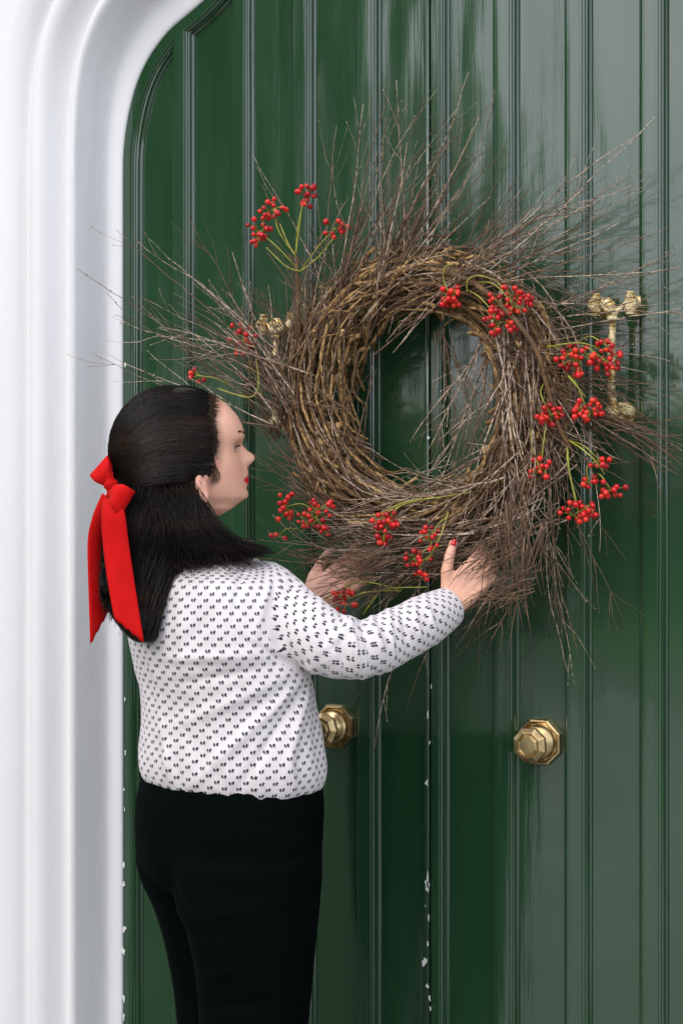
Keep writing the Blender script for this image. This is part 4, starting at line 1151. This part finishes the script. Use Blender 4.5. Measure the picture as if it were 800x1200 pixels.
# swept-back strands
for k in range(7500):
    side = 1 if hr.random() < .8 else -1
    u = hr.random() ** .85
    py0 = lerp(459, 563, u); px0 = interp(HLN, py0) - abs(hr.gauss(0, 7)) + hr.gauss(.5, 1.1) - (hr.random() < .4) * hr.uniform(0, 50)
    bx, by = 139 + hr.gauss(0, 2.5), 573 + hr.gauss(0, 5)
    if k > 7000: px0 += hr.uniform(0, 4)   # fine baby hair over the temple
    # control points bulge towards the outline for the upper hair
    c1 = (lerp(190, 212, u) , lerp(428, 560, u ** 1.25)); c2 = (lerp(98, 166, u), lerp(470, 564, u ** 1.25)); lift = hr.uniform(-.0005, .0030) + .0008 * noise.noise(V((u * 30, 1, side)))
    pts = []; j1 = hr.gauss(0, 3); j2 = hr.gauss(0, 3)
    for i in range(13):
        t = i / 12; a_, b_, c_, d_ = (1 - t) ** 3, 3 * t * (1 - t) ** 2, 3 * t * t * (1 - t), t ** 3
        px = a_ * px0 + b_ * (c1[0]) + c_ * (c2[0]) + d_ * bx; py = a_ * py0 + b_ * (c1[1] + j1) + c_ * (c2[1] + j2) + d_ * by
        pts.append(hairpt(px, py, side, lift if i else -.001))
    strand(pts, hr.uniform(.00035, .0008))
# hanging strands
ends = []
for k in range(5000):
    w0 = hr.random()
    tgt = hr.random()
    if tgt < .70:      # down the back
        e_px = 119 + 66 * hr.random() ** .9; e_py = 752 - (abs(e_px - 172) / 52) ** 1.3 * 42 + hr.gauss(0, 5) - abs(hr.gauss(0, 16)); dep = 3.0 + hr.uniform(-.03, .05)
        s_px = lerp(136, 215, ((e_px - 119) / 66) * .8 + .2 * hr.random()); s_py = hr.uniform(566, 588)
        m_px = lerp(118, 212, ((e_px - 119) / 66)) + hr.gauss(0, 3); m_py = 648
        dd = 3.06 - .062 * math.sqrt(max(0, 1 - ((m_px - 170) / 58) ** 2)) + hr.uniform(-.004, .02)
        pts = [cp(s_px, s_py, 3.00 + hr.uniform(0, .03) + .05 * abs((s_px - 180) / 50) ** 2), cp(lerp(s_px, m_px, .6) - 3, 612, dd), cp(m_px, m_py, dd), cp(lerp(m_px, e_px, .62), 696, lerp(dd, dep, .6)), cp(e_px, e_py, dep)]
    else:              # swept over the right shoulder
        s_px = hr.uniform(170, 232); s_py = hr.uniform(562, 585); a = hr.random()
        e_px = lerp(208, 318, a ** 1.0) + hr.gauss(0, 5); e_py = lerp(666, 646, a) + hr.gauss(0, 4) + (hr.random() < .08) * hr.uniform(4, 18); dd = 3.0 + hr.uniform(-.015, .03)
        mx = lerp(s_px, e_px, .45) + hr.gauss(0, 2); 
        pts = [cp(s_px, s_py, 3.0 + hr.uniform(0, .03)), cp(lerp(s_px, mx, .55), 604, dd), cp(mx, 624 + hr.gauss(0, 4), dd - .012), cp(lerp(mx, e_px, .6), lerp(628, e_py, .7), dd - .008), cp(e_px, e_py, dd + .01)]
    P = catmull([tuple(p) for p in pts], 4); ph = hr.uniform(0, 6.3); wv = hr.uniform(.0005, .0045); ph = 2.2 * math.sin(k * .37) + hr.uniform(-.7, .7)
    P = [V(p) + Rv * (wv * math.sin(ph + i * .62)) + Fv * (wv * math.cos(ph + i * .6)) for i, p in enumerate(P)]
    strand(P, hr.uniform(.0004, .0009))
for k in range(16):      # loose wisps lying on the shoulder and lifting off the head
    x0_ = hr.uniform(190, 270); pts = [cp(x0_, 640, 2.985), cp(x0_ + hr.uniform(-6, 8), 655, 2.975), cp(x0_ + hr.uniform(0, 26), hr.uniform(662, 678), 2.965), cp(x0_ + hr.uniform(20, 46), hr.uniform(650, 668), 2.965)]
    P = [V(p) for p in catmull([tuple(p) for p in pts], 5)]; strand(P, .0005)
for k in range(70):
    a = hr.uniform(.3, 3.3); px = 198 + 66 * math.cos(a); py = 528 - 73 * math.sin(a); o_ = hr.uniform(1, 5)
    pts = [hairpt(px, py, 1, .0)] + [cp(198 + (66 + o_ * q) * math.cos(a + .22 * q), 528 - (73 + o_ * q) * math.sin(a + .22 * q), HD + .0) for q in (.6, 1.1)] + [cp(198 + (66 + o_ * .4) * math.cos(a + .42), 528 - (73 + o_ * .4) * math.sin(a + .42), HD)]
    P = [V(p) for p in catmull([tuple(p) for p in pts], 4)]; strand(P, .00028)
part('hair_strands', st, M['hair'], hair, fix=False, kind='stuff')
st = MB()
M['fine'] = plain('brown_baby_hair', (.040, .020, .011), .5, nscale=80)
for k in range(800):
    py0 = hr.uniform(462, 566); side = 1 if hr.random() < .8 else -1; px0 = interp(HLN, py0) + hr.gauss(.6, 2.4); L = hr.uniform(6, 22); sl_ = hr.uniform(-.1, .35) if py0 < 545 else hr.uniform(-.7, .2)
    pts = [hairpt(px0 - L * q, py0 + sl_ * L * q * (1 if py0 > 500 else -.3), side, -.0004 + .0016 * q) for q in (0, .33, .66, 1)]
    strand(pts[::-1], .00032)
for k in range(38):
    x0_ = hr.uniform(240, 250); pts = [hairpt(x0_ - 3, 540 + hr.uniform(-6, 4), 1, .001), hairpt(x0_ + 1, 551, 1, .0012), hairpt(x0_ + hr.uniform(0, 3), 560 + hr.uniform(-3, 3), 1, .0008), hairpt(x0_ + hr.uniform(-3, 2), 567 + hr.gauss(0, 3), 1, .0005)]
    strand([V(p) for p in catmull([tuple(p) for p in pts], 3)], .0003)
part('temple_hair', st, M['fine'], hair, fix=False, kind='stuff', label='fine brown baby hair along the hairline')

# ---- hair bow
def velvet(name='red_velvet', c=(.56, .004, .004)):
    t = NT(name, c, .8); t.b.inputs['Specular IOR Level'].default_value = .15; t.b.inputs['Sheen Weight'].default_value = .12; t.b.inputs['Sheen Roughness'].default_value = .35; t.b.inputs['Sheen Tint'].default_value = (1, .25, .2, 1)
    a = t.noise(t.coord('Object'), 700, 2); g = t.noise(t.coord('Object', (1, 1, .4)), 30, 3)
    t.base(t.ramp(g, [(.3, tuple(x * .82 for x in c)), (.7, c)])); t.bump(a, .3, .0005); return t.m
M['velvet'] = velvet()
def ribbon(name, rows, parent, n=9, curl=.0, thick=.0009, k=6, zig=False):
    """rows: (left point, right point, bulge)"""
    R_ = catmull([(*a, *b, g) for a, b, g in rows], k); mb = MB(); rings = []
    for q in R_:
        a, b, g = V(q[0:3]), V(q[3:6]), q[6]; rings.append([a.lerp(b, j / (n - 1)) - Fv * (g * math.sin(math.pi * j / (n - 1))) for j in range(n)])
    if zig:
        d = (V(rings[-1][0]) - V(rings[-3][0])).normalized(); rings[-1] = [V(p) + d * (.003 if j % 2 else -.001) for j, p in enumerate(rings[-1])]
    mb.ring_skin(rings, closed=False); o = part(name, mb, M['velvet'], parent)
    s = o.modifiers.new('s', 'SOLIDIFY'); s.thickness = thick; s.offset = 0; return o
bowc = cp(129, 574, 3.02)
mb = MB(); rows = []
for i in range(12):     # knot: a wrapped barrel
    u = i / 11; c = cp(lerp(124, 136, u), lerp(553, 588, u), 3.005); r = .0115 * (1 - .35 * abs(2 * u - 1) ** 3) + .0022 * math.sin(u * 19)
    ax = (cp(136, 588, 3.0) - cp(124, 553, 3.0)).normalized(); s1 = ax.cross(Fv).normalized(); rows.append([c + s1 * (r * math.cos(a) * (1 + .10 * math.sin(3 * a + u * 3))) + Fv * (r * 1.1 * math.sin(a)) for a in [2 * math.pi * q / 20 for q in range(20)]])
mb.ring_skin(rows, True, True); bow = part('hair_bow', mb, M['velvet'], person)
# tails
ribbon('ribbon_tail', [(cp(121, 585, 2.995), cp(137, 582, 2.99), .002), (cp(119, 604, 2.985), cp(146, 600, 2.975), .006), (cp(121, 640, 2.985), cp(151, 636, 2.975), .005), (cp(127, 685, 2.975), cp(159, 690, 2.97), .003), (cp(134, 724, 2.965), cp(169, 753, 2.96), .001)], bow, zig=True)
ribbon('ribbon_tail', [(cp(120, 578, 3.01), cp(132, 585, 3.0), .002), (cp(109, 604, 3.01), cp(130, 612, 3.03), .006), (cp(103, 634, 3.01), cp(128, 640, 3.05), .006), (cp(104, 690, 3.01), cp(131, 680, 3.05), .004), (cp(106, 755, 3.0), cp(132, 708, 3.05), .002)], bow, zig=True)
# loops
def bowloop(tip, wdir, L0, width, puff, base):
    rows = []; ax = (tip - base); 
    nrm = (-Fv - ax.normalized() * (-Fv).dot(ax.normalized())).normalized()
    for t, side, w_ in [(0, 1, .30), (.25, 1, .52), (.6, 1, .86), (.92, .75, 1), (1.0, 0, 1), (.92, -.75, 1), (.6, -1, .86), (.25, -1, .52), (0, -1, .30)]:
        c = base + ax * t + nrm * (puff * side * math.sin(math.pi * min(1, t * .75 + .05))); h = wdir * (width * w_ / 2)
        rows.append((c - h, c + h, .006 * (1 - t) * side))
    ribbon('bow_loop', rows, bow, n=7, k=5)
bowloop(cp(116, 545, 3.01), (cp(128, 537, 3.0) - cp(106, 562, 3.0)).normalized(), 0, .046, .016, cp(129, 568, 3.01))
bowloop(cp(149, 590, 2.98), (cp(157, 570, 3.0) - cp(136, 606, 3.0)).normalized(), 0, .050, .017, cp(132, 573, 2.995))
